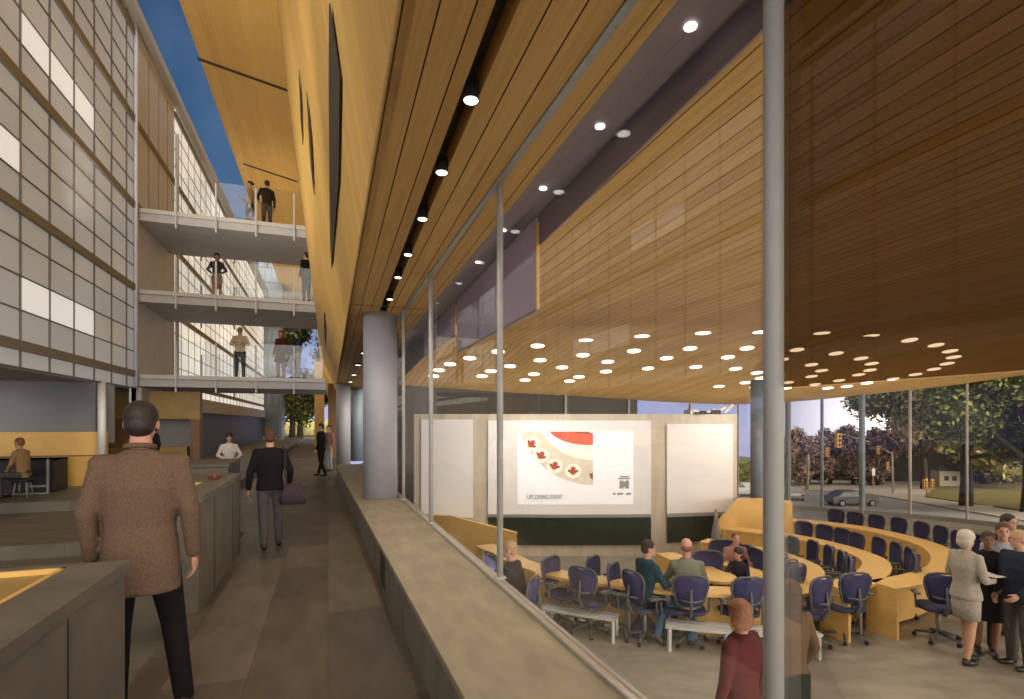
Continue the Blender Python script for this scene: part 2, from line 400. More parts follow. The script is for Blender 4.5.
def empty(name, loc=(0, 0, 0), rz=0, scale=1):
    o = bpy.data.objects.new(name, None); o.empty_display_size = .1; col.objects.link(o)
    o.location = loc; o.rotation_euler = (0, 0, rz); o.scale = (scale,)*3; return o
def struct(o): o['kind'] = 'structure'; return o
def kids(o): return [c for c in bpy.data.objects if c.parent is o]
def copy_tree(src, loc, rz, children, scale=1):
    r = src.copy(); col.objects.link(r); r.location = loc; r.rotation_euler = (0, 0, rz); r.scale = (scale,)*3
    for ch, gs in children:
        c = ch.copy(); col.objects.link(c); c.parent = r
        for g in gs: d = g.copy(); col.objects.link(d); d.parent = c
    return r
def catmull(pts, n=8):
    P = [Vector((p[0], p[1], 0)) for p in pts]; o = []
    for i in range(len(P)-1):
        a = P[max(i-1, 0)]; b = P[i]; c = P[i+1]; d = P[min(i+2, len(P)-1)]
        for k in range(n):
            t = k/n; o.append(.5*((2*b)+(c-a)*t+(2*a-5*b+4*c-d)*t*t+(3*b-a-3*c+d)*t**3))
    o.append(P[-1]); return o
def off_path(path, d):      # to the right-hand side of the way it runs
    o = []
    for i, p in enumerate(path):
        t = (path[min(i+1, len(path)-1)]-path[max(i-1, 0)]).normalized(); o.append(p+Vector((t.y, -t.x, 0))*d)
    return o

# ================================================================== THE SETTING
FZ = -1.27                                   # floor of the hall
struct(MB().box((-14, -4, -.45), (.75, 9.4, -.2)).build('floor_side', 'side_floor'))
struct(MB().box((-1.25, -4, -.2), (.75, 60, 0)).box((-2.2, 9.4, -.2), (-1.25, 60, 0)).build('floor_walkway', 'stone_floor'))
struct(MB().box((-14, 9.4, -.2), (-2.2, 12.76, 0)).build('floor_landing', 'side_floor'))
struct(MB().box((-14, 12.76, -.2), (-2.2, 60, .2)).build('floor_terrace', 'side_floor'))
fl = [(-14, 3.9), (-1.25, 3.9)]
BX = [(1.2, 16.45), (2.68, 16.4), (5.6, 16.3), (8.68, 16.05), (11.4, 15.9), (14, 15.4), (15.6, 14.2), (16.6, 12.9), (17.7, 11.3), (18.45, 9.44), (19.0, 7.0), (19.3, 4), (19.5, -6)]
back = catmull(BX, 6)
def yb(x):
    for a, b in zip(back, back[1:]):
        if a.x <= x <= b.x and b.x > a.x: return a.y+(b.y-a.y)*(x-a.x)/(b.x-a.x)
    return back[0].y if x < 1.3 else -6
struct(MB().prism([(.7, -6)]+[(p.x, p.y) for p in back], FZ-.2, FZ).build('floor_hall', 'hall_floor'))

# ---- parapet of stone between walkway and hall
pl = [at_z(357, 503, .45), at_z(465, 699, .45)]; pr_ = [at_z(403.4, 500, .45), at_z(631, 699, .45)]
def ext(a, b, y): t = (y-a.y)/(b.y-a.y); return a+(b-a)*t
L0, L1 = ext(*pl, -3), ext(*pl, 17.2); R0, R1 = ext(*pr_, -3), ext(*pr_, 17.2)
def railx(y): return ext(*pr_, y).x
pp = empty('stone_parapet'); tag(pp, 'long low stone parapet with a broad cap between the walkway and the lecture hall', 'parapet')
MB().prism([(L0.x+.03, -3), (R0.x+.02, -3), (R1.x+.02, 17.2), (L1.x+.03, 17.2)], -1.4, .40).build('wall_body', 'stone_face', pp)
MB().prism([(L0.x, -3), (R0.x, -3), (R1.x, 17.2), (L1.x, 17.2)], .40, .45).build('cap', 'stone_cap', pp, bevel=.006)
# metal base rail of the glass
rl = MB().prism([(R0.x-.03, -3), (R0.x+.05, -3), (R1.x+.05, 17.2), (R1.x-.03, 17.2)], .45, .475).build('glazing_base_rail', 'rail_steel', bevel=.006)
tag(rl, 'slim bright metal rail along the hall side edge of the parapet', 'rail')

# ---- soffit over the walkway (gold boards), with the recessed lamp slot
sl = [at_sof(471, 93), at_sof(398, 274)]
def slx(y): return ext(*sl, y).x
LIPX = .317
BL = (at_sof(600, 95).x+at_sof(520, 197).x)/2
sofm = MB()
y0, y1 = -3, 32
def strip(mb, xa0, xb0, xa1, xb1, ya, yb_, dz0=0, th=.25):
    mb.prism([(xa0, ya), (xb0, ya), (xb1, yb_), (xa1, yb_)], lambda x, y: sof_z(y)+dz0, lambda x, y: sof_z(y)+dz0+th)
SW = .055
strip(sofm, LIPX, slx(y0)-SW, LIPX, slx(14.8)-SW, y0, 14.8)
strip(sofm, slx(y0)+SW, BL, slx(14.8)+SW, BL, y0, 14.8)
strip(sofm, LIPX, BL, LIPX, BL, 14.8, y1)
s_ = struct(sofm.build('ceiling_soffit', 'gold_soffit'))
sm_ = MB(); strip(sm_, slx(y0)-SW, slx(y0)+SW, slx(14.8)-SW, slx(14.8)+SW, y0, 14.8, .16, .05)
sm_.build('slot_recess', 'dark_slot', s_)
g = MB(); ga, gb = at_sof(558, 100), at_sof(446, 253)
gx = lambda y: ext(ga, gb, y).x
strip(g, gx(y0)-.025, gx(y0)+.025, gx(12)-.025, gx(12)+.025, y0, 12, -.012, .03)
g.build('glazing_head_track', 'chair_light', s_)
jn = MB()
for yy in (8.75, 2.0-6): jn.box((LIPX, yy, sof_z(yy)-.004), (1.46, yy+.02, sof_z(yy)+.02))
jn.build('joint_line', 'dark_slot', s_)
def hz(x, y):
    D = S*x+C*y; return min(sof_z(y), 1.75+1.9-.164*(D-11.4))
# purple band with small downlights
pb = MB(); strip(pb, BL, 1.94, BL, 1.94, y0, 16.3, .05, .1)
pbo = struct(pb.build('ceiling_band', 'purple_soffit'))
MB().prism([(1.925, y0), (1.94, y0), (1.94, 16.3), (1.925, 16.3)], lambda x, y: min(sof_z(y), hz(x, y))-.004, lambda x, y: sof_z(y)+.06).build('edge_strip', 'purple_soffit', pbo)

# ---- hall ceiling: flat near the glass, then dipping to the back, gold boards
hc = MB(); cols_ = []; x = 1.94
xs = [1.94+i*.3 for i in range(52)]+[17.5+.15*i for i in range(13)]
xs = sorted(set(round(min(x, 19.45), 3) for x in xs))
NR = 40; vs = []; fs = []
for x in xs:
    ye = yb(x)
    for j in range(NR+1):
        y = -6+(ye+6)*j/NR; vs.append((x, y, hz(x, y)))
nb = len(vs); vs += [(a, b, c+.28) for a, b, c in vs]
W_ = NR+1
for i in range(len(xs)-1):
    for j in range(NR):
        a, b, c_, d = i*W_+j, i*W_+j+1, (i+1)*W_+j+1, (i+1)*W_+j
        fs += [(a, b, c_, d), (nb+d, nb+c_, nb+b, nb+a)]
    a, d = i*W_+NR, (i+1)*W_+NR; fs.append((a, nb+a, nb+d, d))
    a, d = i*W_, (i+1)*W_; fs.append((d, nb+d, nb+a, a))
for j in range(NR): fs.append((j, nb+j, nb+j+1, j+1))
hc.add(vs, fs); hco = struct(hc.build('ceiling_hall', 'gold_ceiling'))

# ---- two lowered blinds under the band
for (u0, v0, u1, v1, lab, cat_) in ((536, 303, 457, 352, 'long purple grey blind lowered furthest behind the second slim glazing post', 0), (455, 327, 424, 356, 'shorter purple grey blind nearer the round column, lowered less', 1)):
    a = at_x(u0, v0, 1.905); b = at_x(u1, v1, 1.905); zz = min(a.z, b.z)
    bl = empty('roller_blind', (0, 0, 0)); tag(bl, lab, 'blind', None)
    MB().box((1.905, a.y, zz), (1.922, b.y, sof_z(a.y)+.045)).build('fabric', 'purple_blind', bl)
    MB().box((1.90, a.y, zz-.02), (1.927, b.y, zz)).build('bottom_bar', 'band_grey', bl)
    MB().box((1.90, a.y-.03, zz), (1.93, a.y, sof_z(a.y))).build('side_guide', 'gold_wood', bl)

# ---- tower: gold facade leaning over the walkway, with dark slots, and the gold underside of its roof
TN = Vector((1, 0, .1547)); TK = LIPX+.1547*3.7      # plane of the facade
def tx(z): return TK-.1547*z
def facx(y, z):
    w_ = min(max((y-10)/7.5, 0), 1); w_ = w_*w_*(3-2*w_); a = tx(z)
    zb = 5.0; b = .26-.12*z if z > zb else LIPX+(.26-.12*zb-LIPX)*(z-3.6)/(zb-3.6)
    return a+(b-a)*w_
zl = [3.6, 4.0, 4.5, 5.0, 5.6, 6.5, 8, 10, 12, 13.25]; yl = [-3, 3, 7]+[10+.75*k for k in range(11)]+[22, 30, 40, 62]
vs = []
for y in yl:
    for k, z in enumerate(zl): vs.append((facx(y, z if k else 3.6), y, z if k else sof_z(y)+.0 if y < 31 else 3.16))
n_ = len(vs); vs += [(x+.06, y, z) for x, y, z in vs]; Z_ = len(zl); fs = []
for i in range(len(yl)-1):
    for k in range(Z_-1):
        a = i*Z_+k; fs += [(a, a+1, a+Z_+1, a+Z_), (n_+a+Z_, n_+a+Z_+1, n_+a+1, n_+a)]
    a = i*Z_; fs.append((a, a+Z_, n_+a+Z_, n_+a)); a += Z_-1; fs.append((a+Z_, a, n_+a, n_+a+Z_))
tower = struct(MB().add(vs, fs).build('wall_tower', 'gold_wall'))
def tpt(u, v):
    d = raydir(u, v); t = 3.0
    while t < 70:
        p = d*t
        if p.x > facx(p.y, H+p.z): break
        t += .01
    return Vector((p.x, p.y, H+p.z))
def slot(pts, name='facade_slot'):
    P = [tpt(*q)+Vector((-.018, 0, 0)) for q in pts]
    MB().plate(P, Vector((-.012, 0, 0))).build(name, 'dark_slot', tower)
slot([(332.5, 4), (343, 80), (341, 180), (335, 245), (333, 268), (331.6, 245), (331.4, 80)])
slot([(300.2, 70), (302.6, 100), (304, 145), (301.8, 120)])
slot([(308, 92), (312.5, 135), (315.2, 195), (312, 165)])
slot([(325.2, 312), (327, 330), (326.5, 346), (325, 335)])
rf = MB().plate([(-1.0, -6, 13.2), (-4.0, -6, 13.75), (-4.0, 62, 13.75), (-1.0, 62, 13.2)], (0, 0, .5))
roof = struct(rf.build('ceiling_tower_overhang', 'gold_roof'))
RN = Vector((.55, 0, 3.0)); RK = RN.dot(Vector((-4.0, 0, 13.75)))
for a, b in (((197, 57), (287, 89)), ((243, 163), (297, 181))):
    p, q = at_pl(*a, RN, RK), at_pl(*b, RN, RK); q.y = p.y+(q.y-p.y)*.9
    MB().plate([p, q, q+Vector((0, .14, 0)), p+Vector((0, .14, 0))], (0, 0, -.015)).build('joint_line', 'dark_slot', roof)
# far ground-floor wall of the tower and its gold pier
pz = empty('tower_ground_wall'); struct(pz)
MB().box((.0, 27, 0), (.5, 44, 3.6)).build('wall_panel', 'brown_wood', pz)
MB().box((-.9, 40, 0), (-.25, 41, 6)).build('pier', 'gold_wood', pz)

# ---- left building: glazed curtain wall on x = -5.2
FX = -5.2; ZB = 2.73; ZT = 13.0
wl = struct(empty('wall_left_glazing'))
MB().box((FX-.12, -4, ZB), (FX, 17.9, ZT)).build('glass_near', 'facade_near', wl)
ys = [11.84+1.06*k for k in range(-15, 6)]
floors = [3.11, 5.55, 7.88, 10.3, 12.75]
mu = MB()
for y in ys+[17.75]: mu.box((FX, y-.012, ZB), (FX+.03, y+.012, ZT))
mu.build('mullion', 'dark_line', wl)
for y in (17.7,): MB().tube([(FX+.07, y, ZB), (FX+.07, y, ZT)], .05, 10).build('round_post', 'panel_grey', wl, True)
tr_ = MB()
for a, b in zip(floors, floors[1:]):
    for k in (1, 2, 3): z = a+(b-a)*k/4+.03; tr_.box((FX, -4, z-.012), (FX+.025, 17.9, z+.012))
tr_.box((FX, -4, ZB-.03), (FX+.04, 17.9, ZB))
tr_.build('transom', 'dark_line', wl)
for z in floors: MB().box((FX, -4, z-.09), (FX+.07, 17.9, z+.09)).build('floor_band', 'band_grey', wl)
def pane(y0_, y1_, fl_):
    z0 = floors[fl_]+(floors[fl_+1]-floors[fl_])*.25+.045; z1 = floors[fl_]+(floors[fl_+1]-floors[fl_])*.5+.015
    MB().box((FX-.01, y0_+.015, z0), (FX+.008, y1_-.015, z1)).build('bright_pane', 'pane_bright', wl)
for k in (0, 1, 2): pane(ys[15+k], ys[16+k], 0)
for k in (-2, -1): pane(ys[15+k], ys[16+k], 1)
for k in (0, 1, 2): pane(ys[15+k], ys[16+k], 2)
for k in (-4, -3): pane(ys[15+k], ys[16+k], 3)
# opaque bay where the footbridges land
bay = struct(empty('wall_left_bay'))
MB().box((FX-.15, 17.9, 1.9), (FX+.02, 21.9, ZT)).build('grey_panel', 'panel_grey', bay)
bm_ = MB()
for y in (19.0, 20.0, 21.0): bm_.box((FX+.02, y-.015, 7.9), (FX+.035, y+.015, ZT-.3))
bm_.build('panel_joint', 'band_grey', bay)
MB().tube([(FX+.12, 21.85, 2.4), (FX+.12, 21.85, ZT-1)], .06, 10).build('corner_post', 'white_metal', bay)
for z in (7.95, 10.3): MB().box((FX, 17.9, z-.09), (FX+.06, 21.9, z+.09)).build('floor_band', 'band_grey', bay)
# far bright facade
wf = struct(empty('wall_left_far_glazing'))
MB().box((FX-.12, 21.9, ZB), (FX, 52, ZT)).build('glass_far', 'facade_far', wf)
q = MB()
for k in range(28):
    y = 22.9+k*1.06; q.box((FX, y-.012, ZB), (FX+.02, y+.012, ZT))
q.build('mullion', 'mullion_pale', wf)
q = MB()
for a, b in zip(floors, floors[1:]):
    for k in (1, 2, 3): z = a+(b-a)*k/4; q.box((FX, 21.9, z-.012), (FX+.02, 52, z+.012))
q.build('transom', 'band_grey', wf)
for z in floors: MB().box((FX, 21.9, z-.09), (FX+.07, 52, z+.09)).build('floor_band', 'band_grey', wf)
struct(MB().box((FX-.3, -4, ZT), (FX+.25, 52, ZT+.3)).build('trim_roof_edge', 'beam_beige'))
struct(MB().box((FX-.1, 17.9, 2.15), (FX+.15, 52, ZB)).build('trim_lower_beam', 'beam_beige'))
# rooms below the glazing
struct(MB().box((-14, -4, ZB), (FX-.32, 22.2, ZB+.2)).build('ceiling_undercroft', 'side_ceiling'))
struct(MB().box((-14, 15.6, .2), (FX+.05, 15.75, 1.51)).build('wall_gold_low', 'gold_screen'))
struct(MB().box((-14, 15.59, .92), (FX+.05, 15.602, .95)).build('trim_gold_joint', 'brown_wood'))
struct(MB().box((-14, 16.6, 1.2), (FX-.1, 16.7, ZB)).build('wall_side_dark', 'side_wall'))
struct(MB().box((-9.2, 15.85, 1.2), (-5.45, 15.95, ZB)).build('wall_side_pale', 'side_wall_blue'))
sc_ = MB().tube([(FX+.02, 15.45, .2), (FX+.02, 15.45, ZB+.02)], .085, 16).build('slim_round_column', 'white_metal', smooth=True)
tag(sc_, 'slim white round column at the end of the low gold wall', 'column')
struct(MB().box((FX-.3, 21.9, .2), (FX-.1, 52, 2.2)).build('wall_blue_recess', 'blue_wall'))
struct(MB().box((-14, 22.0, .2), (FX-.3, 22.15, ZB)).build('wall_side_far', 'side_wall'))
# gold portal with pale opening
po = empty('reception_portal', (0, 0, 0)); tag(po, 'gold wooden portal with a pale grey opening behind the brown jacketed man', 'portal')
py = 18.6
def pxz(u, v):
    d = raydir(u, v); t = py/d.y; return Vector((d.x*t, py, H+d.z*t))
a, b = pxz(100, 470).x, pxz(200, 470).x; i0, i1 = pxz(150, 430).x, pxz(191, 430).x
zt, zi1, zi0 = 2.68, pxz(170, 419).z, pxz(170, 447).z
MB().box((a, py, zi1), (b, py+.35, zt)).build('header', 'gold_dim', po)
MB().box((a, py, .2), (b-.35, py+.35, zi0)).build('counter_front', 'gold_dim', po)
MB().box((a, py, zi0), (i0, py+.35, zi1)).build('left_panel', 'brown_wood', po)
MB().box((i1, py-.06, .2), (b, py+.4, zi1)).build('right_post', 'brown_wood', po)
MB().box((i0, py+.5, .6), (i1, py+.6, zi1+.1)).build('back_panel', 'side_wall_blue', po)
# glazed end tower
te = empty('glass_stair_tower', (0, 0, 0)); tag(te, 'tall blue grey glazed tower closing the far left end of the atrium', 'tower')
MB().box((-5.6, 50, 0), (-3.75, 53, 22)).build('glazed_body', 'tower_blue', te)
q = MB()
for z in [2+k*1.3 for k in range(15)]: q.box((-5.55, 49.93, z), (-3.75, 50, z+.06))
for x in (-5.1, -4.6, -4.1): q.box((x, 49.93, 0), (x+.05, 50, 22))
q.build('mullion_grid', 'band_grey', te)
# hall back wall (dark) and window wall with glass
bw = [p for p in back if p.x <= 10.3]
struct(MB().prism([(p.x, p.y-.05) for p in bw]+[(p.x, p.y+.12) for p in bw[::-1]], FZ, lambda x, y: hz(x, y)+.05).build('wall_hall_back', 'back_wall'))
struct(MB().box((1.30, 11.0, .40), (1.36, 16.5, 3.62)).build('wall_hall_left', 'back_wall'))
q = empty('window_clerestory'); struct(q)
for u in (566, 627, 685):
    d = raydir(u, 400); t = 16.0/d.y; x_ = d.x*t
    MB().box((x_-.03, yb(x_)-.14, .8), (x_+.03, yb(x_)-.06, hz(x_, 16))).build('mullion', 'chair_light', q)
wn = empty('window_hall'); struct(wn)
ww = [p for p in back if p.x >= 10.2]
MB().prism([(p.x, p.y) for p in ww]+[(p.x+.02, p.y+.02) for p in ww[::-1]], FZ, lambda x, y: min(hz(x, y), 3)+.02).build('glass', 'glass_clear', wn)
def hit_back(u):
    d = raydir(u, HV); best = None
    for a, b in zip(back, back[1:]):
        n = Vector((b.y-a.y, a.x-b.x, 0)); den = n.dot(d)
        if abs(den) < 1e-9: continue
        t = n.dot(a)/den; p = d*t
        if t > 0 and min(a.x, b.x)-1e-6 <= p.x <= max(a.x, b.x)+1e-6 and min(a.y, b.y)-1e-6 <= p.y <= max(a.y, b.y)+1e-6: best = p
    return best
for u, r in ((738, .03), (788, .09), (822, .05), (862, .09), (910, .045), (967, .035), (1040, .04)):
    p = hit_back(u)
    if p: MB().tube([(p.x, p.y, FZ), (p.x, p.y, hz(p.x, p.y)+.02)], r, 8).build('mullion', 'pole_grey' if r < .05 else 'column_blue', wn)
MB().prism([(p.x-.05, p.y-.05) for p in ww]+[(p.x+.08, p.y+.08) for p in ww[::-1]], FZ, FZ+.12).build('sill', 'chair_light', wn)

# ================================================================== THINGS
# ---- columns
def column(name, u, v, D, r, z0, z1, m, lab):
    p = at_D(u, v, D); o = MB().tube([(p.x, p.y, z0), (p.x, p.y, z1)], r, 40).build(name, m, smooth=True)
    for f in o.data.polygons:
        if len(f.vertices) > 4: f.use_smooth = False
    tag(o, lab, 'column'); return p
column('round_column', 380.3, 420, 9.2, .287, .45, 3.62, 'column_grey', 'thick pale grey round column standing on the parapet')
column('round_column', 343.5, 420, 22, .28, 0, 3.36, 'column_grey', 'distant pale grey round column left of the thick one')
column('round_column', 357, 420, 24, .28, 0, 3.32, 'column_blue', 'darkest distant round column, half hidden by the thick grey one')
column('round_column', 757, 420, 14.6, .17, FZ, 2.9, 'column_blue', 'blue grey column behind the right gold partition in the hall')
# ---- glazing posts on the rail
for u, v, r, lab in ((500, 578, .026, 'slim steel glazing post in front of the slide screen'), (431, 523, .028, 'slim steel glazing post in front of the leftmost white panel'),
                     (403.5, 500, .026, 'slim steel glazing post just right of the thick round column'), (773.5, 822, .031, 'tall thick steel glazing post nearest to the viewer')):
    p = at_z(u, v, .47)
    po_ = empty('glazing_post', (p.x, p.y, .47)); tag(po_, lab, 'post', 'glazing posts along the parapet')
    h = sof_z(p.y)-.47
    MB().tube([(0, 0, 0), (0, 0, h)], r, 14).build('shaft', 'steel', po_, smooth=True)
    MB().box((-r*1.6, -r*1.6, 0), (r*1.6, r*1.6, .015)).build('foot_plate', 'steel', po_)
# ---- the glass panes between the posts
wg = struct(empty('window_parapet'))
gy = [-3]+[at_z(u, v, .47).y for u, v in ((773.5, 822), (500, 578), (431, 523), (403.5, 500))]+[11]
def pane_(a, b, z0, z1, m):
    xa, xb = railx(a)+.01, railx(b)+.01; f0 = z0 or (lambda y: .475); f1 = z1 or sof_z
    return MB().add([(xa, a, f0(a)), (xb, b, f0(b)), (xb, b, f1(b)), (xa, a, f1(a)), (xa+.01, a, f0(a)), (xb+.01, b, f0(b)), (xb+.01, b, f1(b)), (xa+.01, a, f1(a))],
        [(0, 3, 2, 1), (4, 5, 6, 7), (0, 1, 5, 4), (1, 2, 6, 5), (2, 3, 7, 6), (3, 0, 4, 7)]).build('glass', m, wg)
pane_(gy[0], gy[1], None, lambda y: 1.855, 'glass_tint')['label'] = 'lower clear glass'
pane_(gy[0], gy[1], lambda y: 1.86, None, 'glass_transom')['label'] = 'dark tinted upper glass'
for a, b in zip(gy[1:], gy[2:]): pane_(a, b, None, None, 'glass_clear')

# ---- stone counters with gold inlay
def counter(x0, x1, ya, yb_, zt_, lab, inlay, wr=.2, base=-.2):
    c = empty('stone_counter', (x1, ya, 0)); tag(c, lab, 'counter')
    o = Vector((x1, ya, 0))
    bd = MB().box((x0, ya, base), (x1-.02, yb_, zt_-.07)).build('body', 'stone_face' if False else 'stone', c, loc=-o)
    j = MB().box((x0, ya+.01, zt_-.075), (x1-.03, yb_-.01, zt_-.055)).build('shadow_gap', 'lamp_black', c, loc=-o)
    t = MB()
    if inlay:
        ix0, ix1, iy0, iy1 = inlay
        t.box((x0, ya, zt_-.055), (ix0, yb_, zt_)); t.box((ix1, ya, zt_-.055), (x1, yb_, zt_))
        t.box((ix0, ya, zt_-.055), (ix1, iy0, zt_)); t.box((ix0, iy1, zt_-.055), (ix1, yb_, zt_))
        MB().box((ix0, iy0, zt_-.055), (ix1, iy1, zt_-.02)).build('gold_inlay', 'gold_dim', c, loc=-o)
        r = MB()
        r.box((ix1-.02, iy0, zt_-.03), (ix1, iy1, zt_+.004)); r.box((ix0, iy1-.02, zt_-.03), (ix1, iy1, zt_+.004))
        r.build('inlay_edge', 'gold_screen', c, loc=-o)
    else: t.box((x0, ya, zt_-.055), (x1, yb_, zt_))
    t.build('top_slab', 'stone', c, loc=-o)
    y = yb_-.62
    while y > ya+.3: MB().box((x1-.021, y-.003, base), (x1-.017, y+.003, zt_-.08)).build('panel_joint', 'lamp_black', c, loc=-o); y -= 1.1
    return c
counter(-4.2, -.94, -3, 3.15, 1.06, 'stone counter with sunken gold wood top, nearest to the viewer', (-3.9, -1.17, -2.6, 3.07))
counter(-1.85, -1.10, 5.55, 8.0, 1.06, 'pale stone counter beside the second walking man, orange inlay on top', (-1.72, -1.35, 5.8, 6.9))
counter(-3.1, -1.55, 9.9, 11.2, 1.06, 'small far stone counter in front of the woman in white', None)
for k, (u, v, h, r) in enumerate(((210, 478, .09, .022), (215, 479, .11, .026), (219, 477, .08, .02))):
    p = at_z(u, v+1, 1.06)
    o = MB().loft([((0, 0, 0), r, r), ((0, 0, h*.6), r, r), ((0, 0, h*.75), r*.45, r*.45), ((0, 0, h), r*.45, r*.45)], 12).build('small_bottle', 'bottle_brown', smooth=True, loc=p)
    tag(o, ['leftmost', 'tallest', 'rightmost'][k]+' small brown bottle on the orange inlaid counter', 'bottle', 'bottles on the counter')

# black seat box left
d0 = raydir(0, 470)
bb = empty('black_desk', (-9.5, 14.4, .2)); tag(bb, 'black desk box with thin metal frame before the low gold wall', 'desk')
xr = at_D(52, 470, 14.9*C+0).x
DY = 14.35
def dxz(u, v):
    d = raydir(u, v); t = DY/d.y; return Vector((d.x*t, DY, H+d.z*t))
xl, xr = dxz(-60, 470).x, dxz(52, 470).x; ztp = dxz(20, 460).z
MB().box((xl+9.5, -.0, .02), (xr+9.5, .7, ztp-.2)).build('body', 'black', bb)
q = MB(); q.box((xl+9.5, -.03, ztp-.23), (xr+9.5, .73, ztp-.2)); q.build('top', 'dark_suit', bb)
xm = dxz(32, 470).x
q = MB()
for x in (xm, xr): q.box((x+9.5-.02, -.25, 0), (x+9.5+.02, -.21, .75))
q.box((xm+9.5, -.25, .15), (xr+9.5, -.21, .19)); q.box((xm+9.5-1, -.25, 0), (xr+9.5, -.21, .03))
q.build('metal_frame', 'chair_light', bb)

# ---- footbridges
for k, (zt_, lab) in enumerate(((7.90, 'topmost concrete footbridge crossing the atrium'), (5.56, 'middle concrete footbridge crossing the atrium'), (3.12, 'lowest concrete footbridge crossing the atrium'))):
    fb = empty('footbridge', (0, 18, zt_)); tag(fb, lab, 'footbridge', 'footbridges across the atrium')
    xr = {7.90: -.62, 5.56: -.36, 3.12: -.08}[zt_]
    MB().box((FX, 0, -.34), (xr, 3.3, -.12)).build('deck', 'concrete', fb)
    MB().box((FX, -.06, -.12), (xr, 3.3, 0)).build('edge_slab', 'white_metal', fb, bevel=.01)
    for side, yy in ((0, -.09), (1, 3.25)):
        MB().box((FX+1.0, yy+.02, .03), (xr-.1, yy+.035, 1.02)).build('glass_guard', 'glass_guard', fb)
        for u in (176, 216, 256, 294):
            d = raydir(u, 300); x_ = d.x*17.93/d.y
            MB().box((x_-.022, yy-.02, -.5), (x_+.022, yy+.025, .98)).build('guard_post', 'white_metal', fb)

# ---- lamp cans in the soffit slot
can0 = None
def can(loc, scale, lab):
    r = empty('slot_spotlight', loc, 0, scale); tag(r, lab, 'spotlight', 'black spotlights in the soffit slot')
    global can0
    if can0 is None:
        h = MB().tube([(0, 0, .10), (0, 0, -.02)], [.042, .052], 20, True).build('housing', 'lamp_black', r, smooth=False)
        l = MB().tube([(0, 0, -.021), (0, 0, -.026)], [.044, .040], 20).build('lens', 'lamp', r)
        can0 = (h, l)
    else:
        for c in can0: d = c.copy(); col.objects.link(d); d.parent = r
    return r
names = ['nearest', 'second', 'third', 'fourth', 'fifth', 'sixth', 'seventh', 'eighth', 'ninth', 'tenth', 'farthest']
for k, (u, v) in enumerate(((471, 97), (441.7, 170), (422.5, 217), (408, 253), (398, 276), (390, 298), (364, 352), (358, 364), (354, 374), (350.5, 381), (348, 388))):
    p = at_sof(u, v, -.015)
    can(p, 1.0 if k < 6 else 1.6, names[k]+' black spotlight in the slot of the gold soffit, counted from the viewer')
    if k < 6:
        light('slot_lamp_beam', 'SPOT', (p.x, p.y, p.z-.05), LP['soff'], SOFT, .04, None, (p.x-.5, p.y, 0), math.radians(110), .8)

# ---- small downlights in the purple band
o0 = None
for k, (u, v) in enumerate(((690.5, 26), (600, 126), (543, 188), (503, 230), (478, 262))):
    p = at_sof(u, v, .045); p.z = sof_z(p.y)+.045
    if o0 is None:
        o0 = MB().tube([(0, 0, 0), (0, 0, -.008)], .033, 20).build('band_downlight', 'lamp'); o = o0
    else: o = o0.copy(); col.objects.link(o)
    o.location = p; tag(o, names[k]+' small round downlight in the dark purple ceiling band', 'downlight', 'downlights in the purple band')

# ---- disc downlights of the hall ceiling
arcs = {
 'outermost': [(433.5,376),(439,370),(450,364),(469.8,358),(498,351.5),(537.6,345.7),(586,340),(642,336),(703,333),(761,332),(822,333),(871,335.5),(909.7,340),(936,345),(950,351),(953.5,357),(947,363.5),(934,369),(915.5,374.3),(893,378.8),(867,383),(847,386.3)],
 'second': [(482,376),(491,371),(510,366),(540,360),(583,355),(634,350.8),(690,348.3),(747,348),(797,349.7),(836,353.3),(861,358.3),(871.7,363.5),(870,370),(858.7,374.6),(839,380.4),(828,388)],
 'third': [(525,380),(534,374),(562,367.3),(607.7,361.7),(666.6,358),(728,357),(782,359.4),(811.5,364.6),(821.5,370.5),(811.5,376.3),(815,384.3)],
 'innermost': [(569.6,381),(579,376.7),(606,371.4),(648,368.3),(695.8,366.8),(735.6,368.6),(757,372.6),(761,378),(755,387),(745.5,382.5),(719,386.3),(788,382.4),(786,388)]}
def ordn(i): return ['first','second','third','fourth','fifth','sixth','seventh','eighth','ninth','tenth','eleventh','twelfth','thirteenth','fourteenth','fifteenth','sixteenth','seventeenth','eighteenth','nineteenth','twentieth','twenty-first','twenty-second'][i]
d0_ = None
for nm, L in arcs.items():
    for k, (u, v) in enumerate(L):
        d = raydir(u, v); t = 6.0
        for _ in range(60):
            f_ = H+d.z*t-hz(d.x*t, d.y*t); t -= f_/(d.z+.164)
        p = d*t; zz = hz(p.x, p.y)
        if d0_ is None:
            d0_ = MB().tube([(0, 0, 0), (0, 0, -.012)], .155, 24).build('disc_downlight', 'lamp'); o = d0_
        else: o = d0_.copy(); col.objects.link(o)
        o.location = (p.x, p.y, zz+.001); sl_ = Vector((S*.164, C*.164, 1)) if zz < sof_z(p.y)-.001 else Vector((0, .02, 1))
        o.rotation_euler = sl_.to_track_quat('Z', 'Y').to_euler()
        tag(o, 'round ceiling downlight, %s clockwise from the left end of the %s arc' % (ordn(k), nm), 'downlight', 'disc downlights of the hall ceiling')

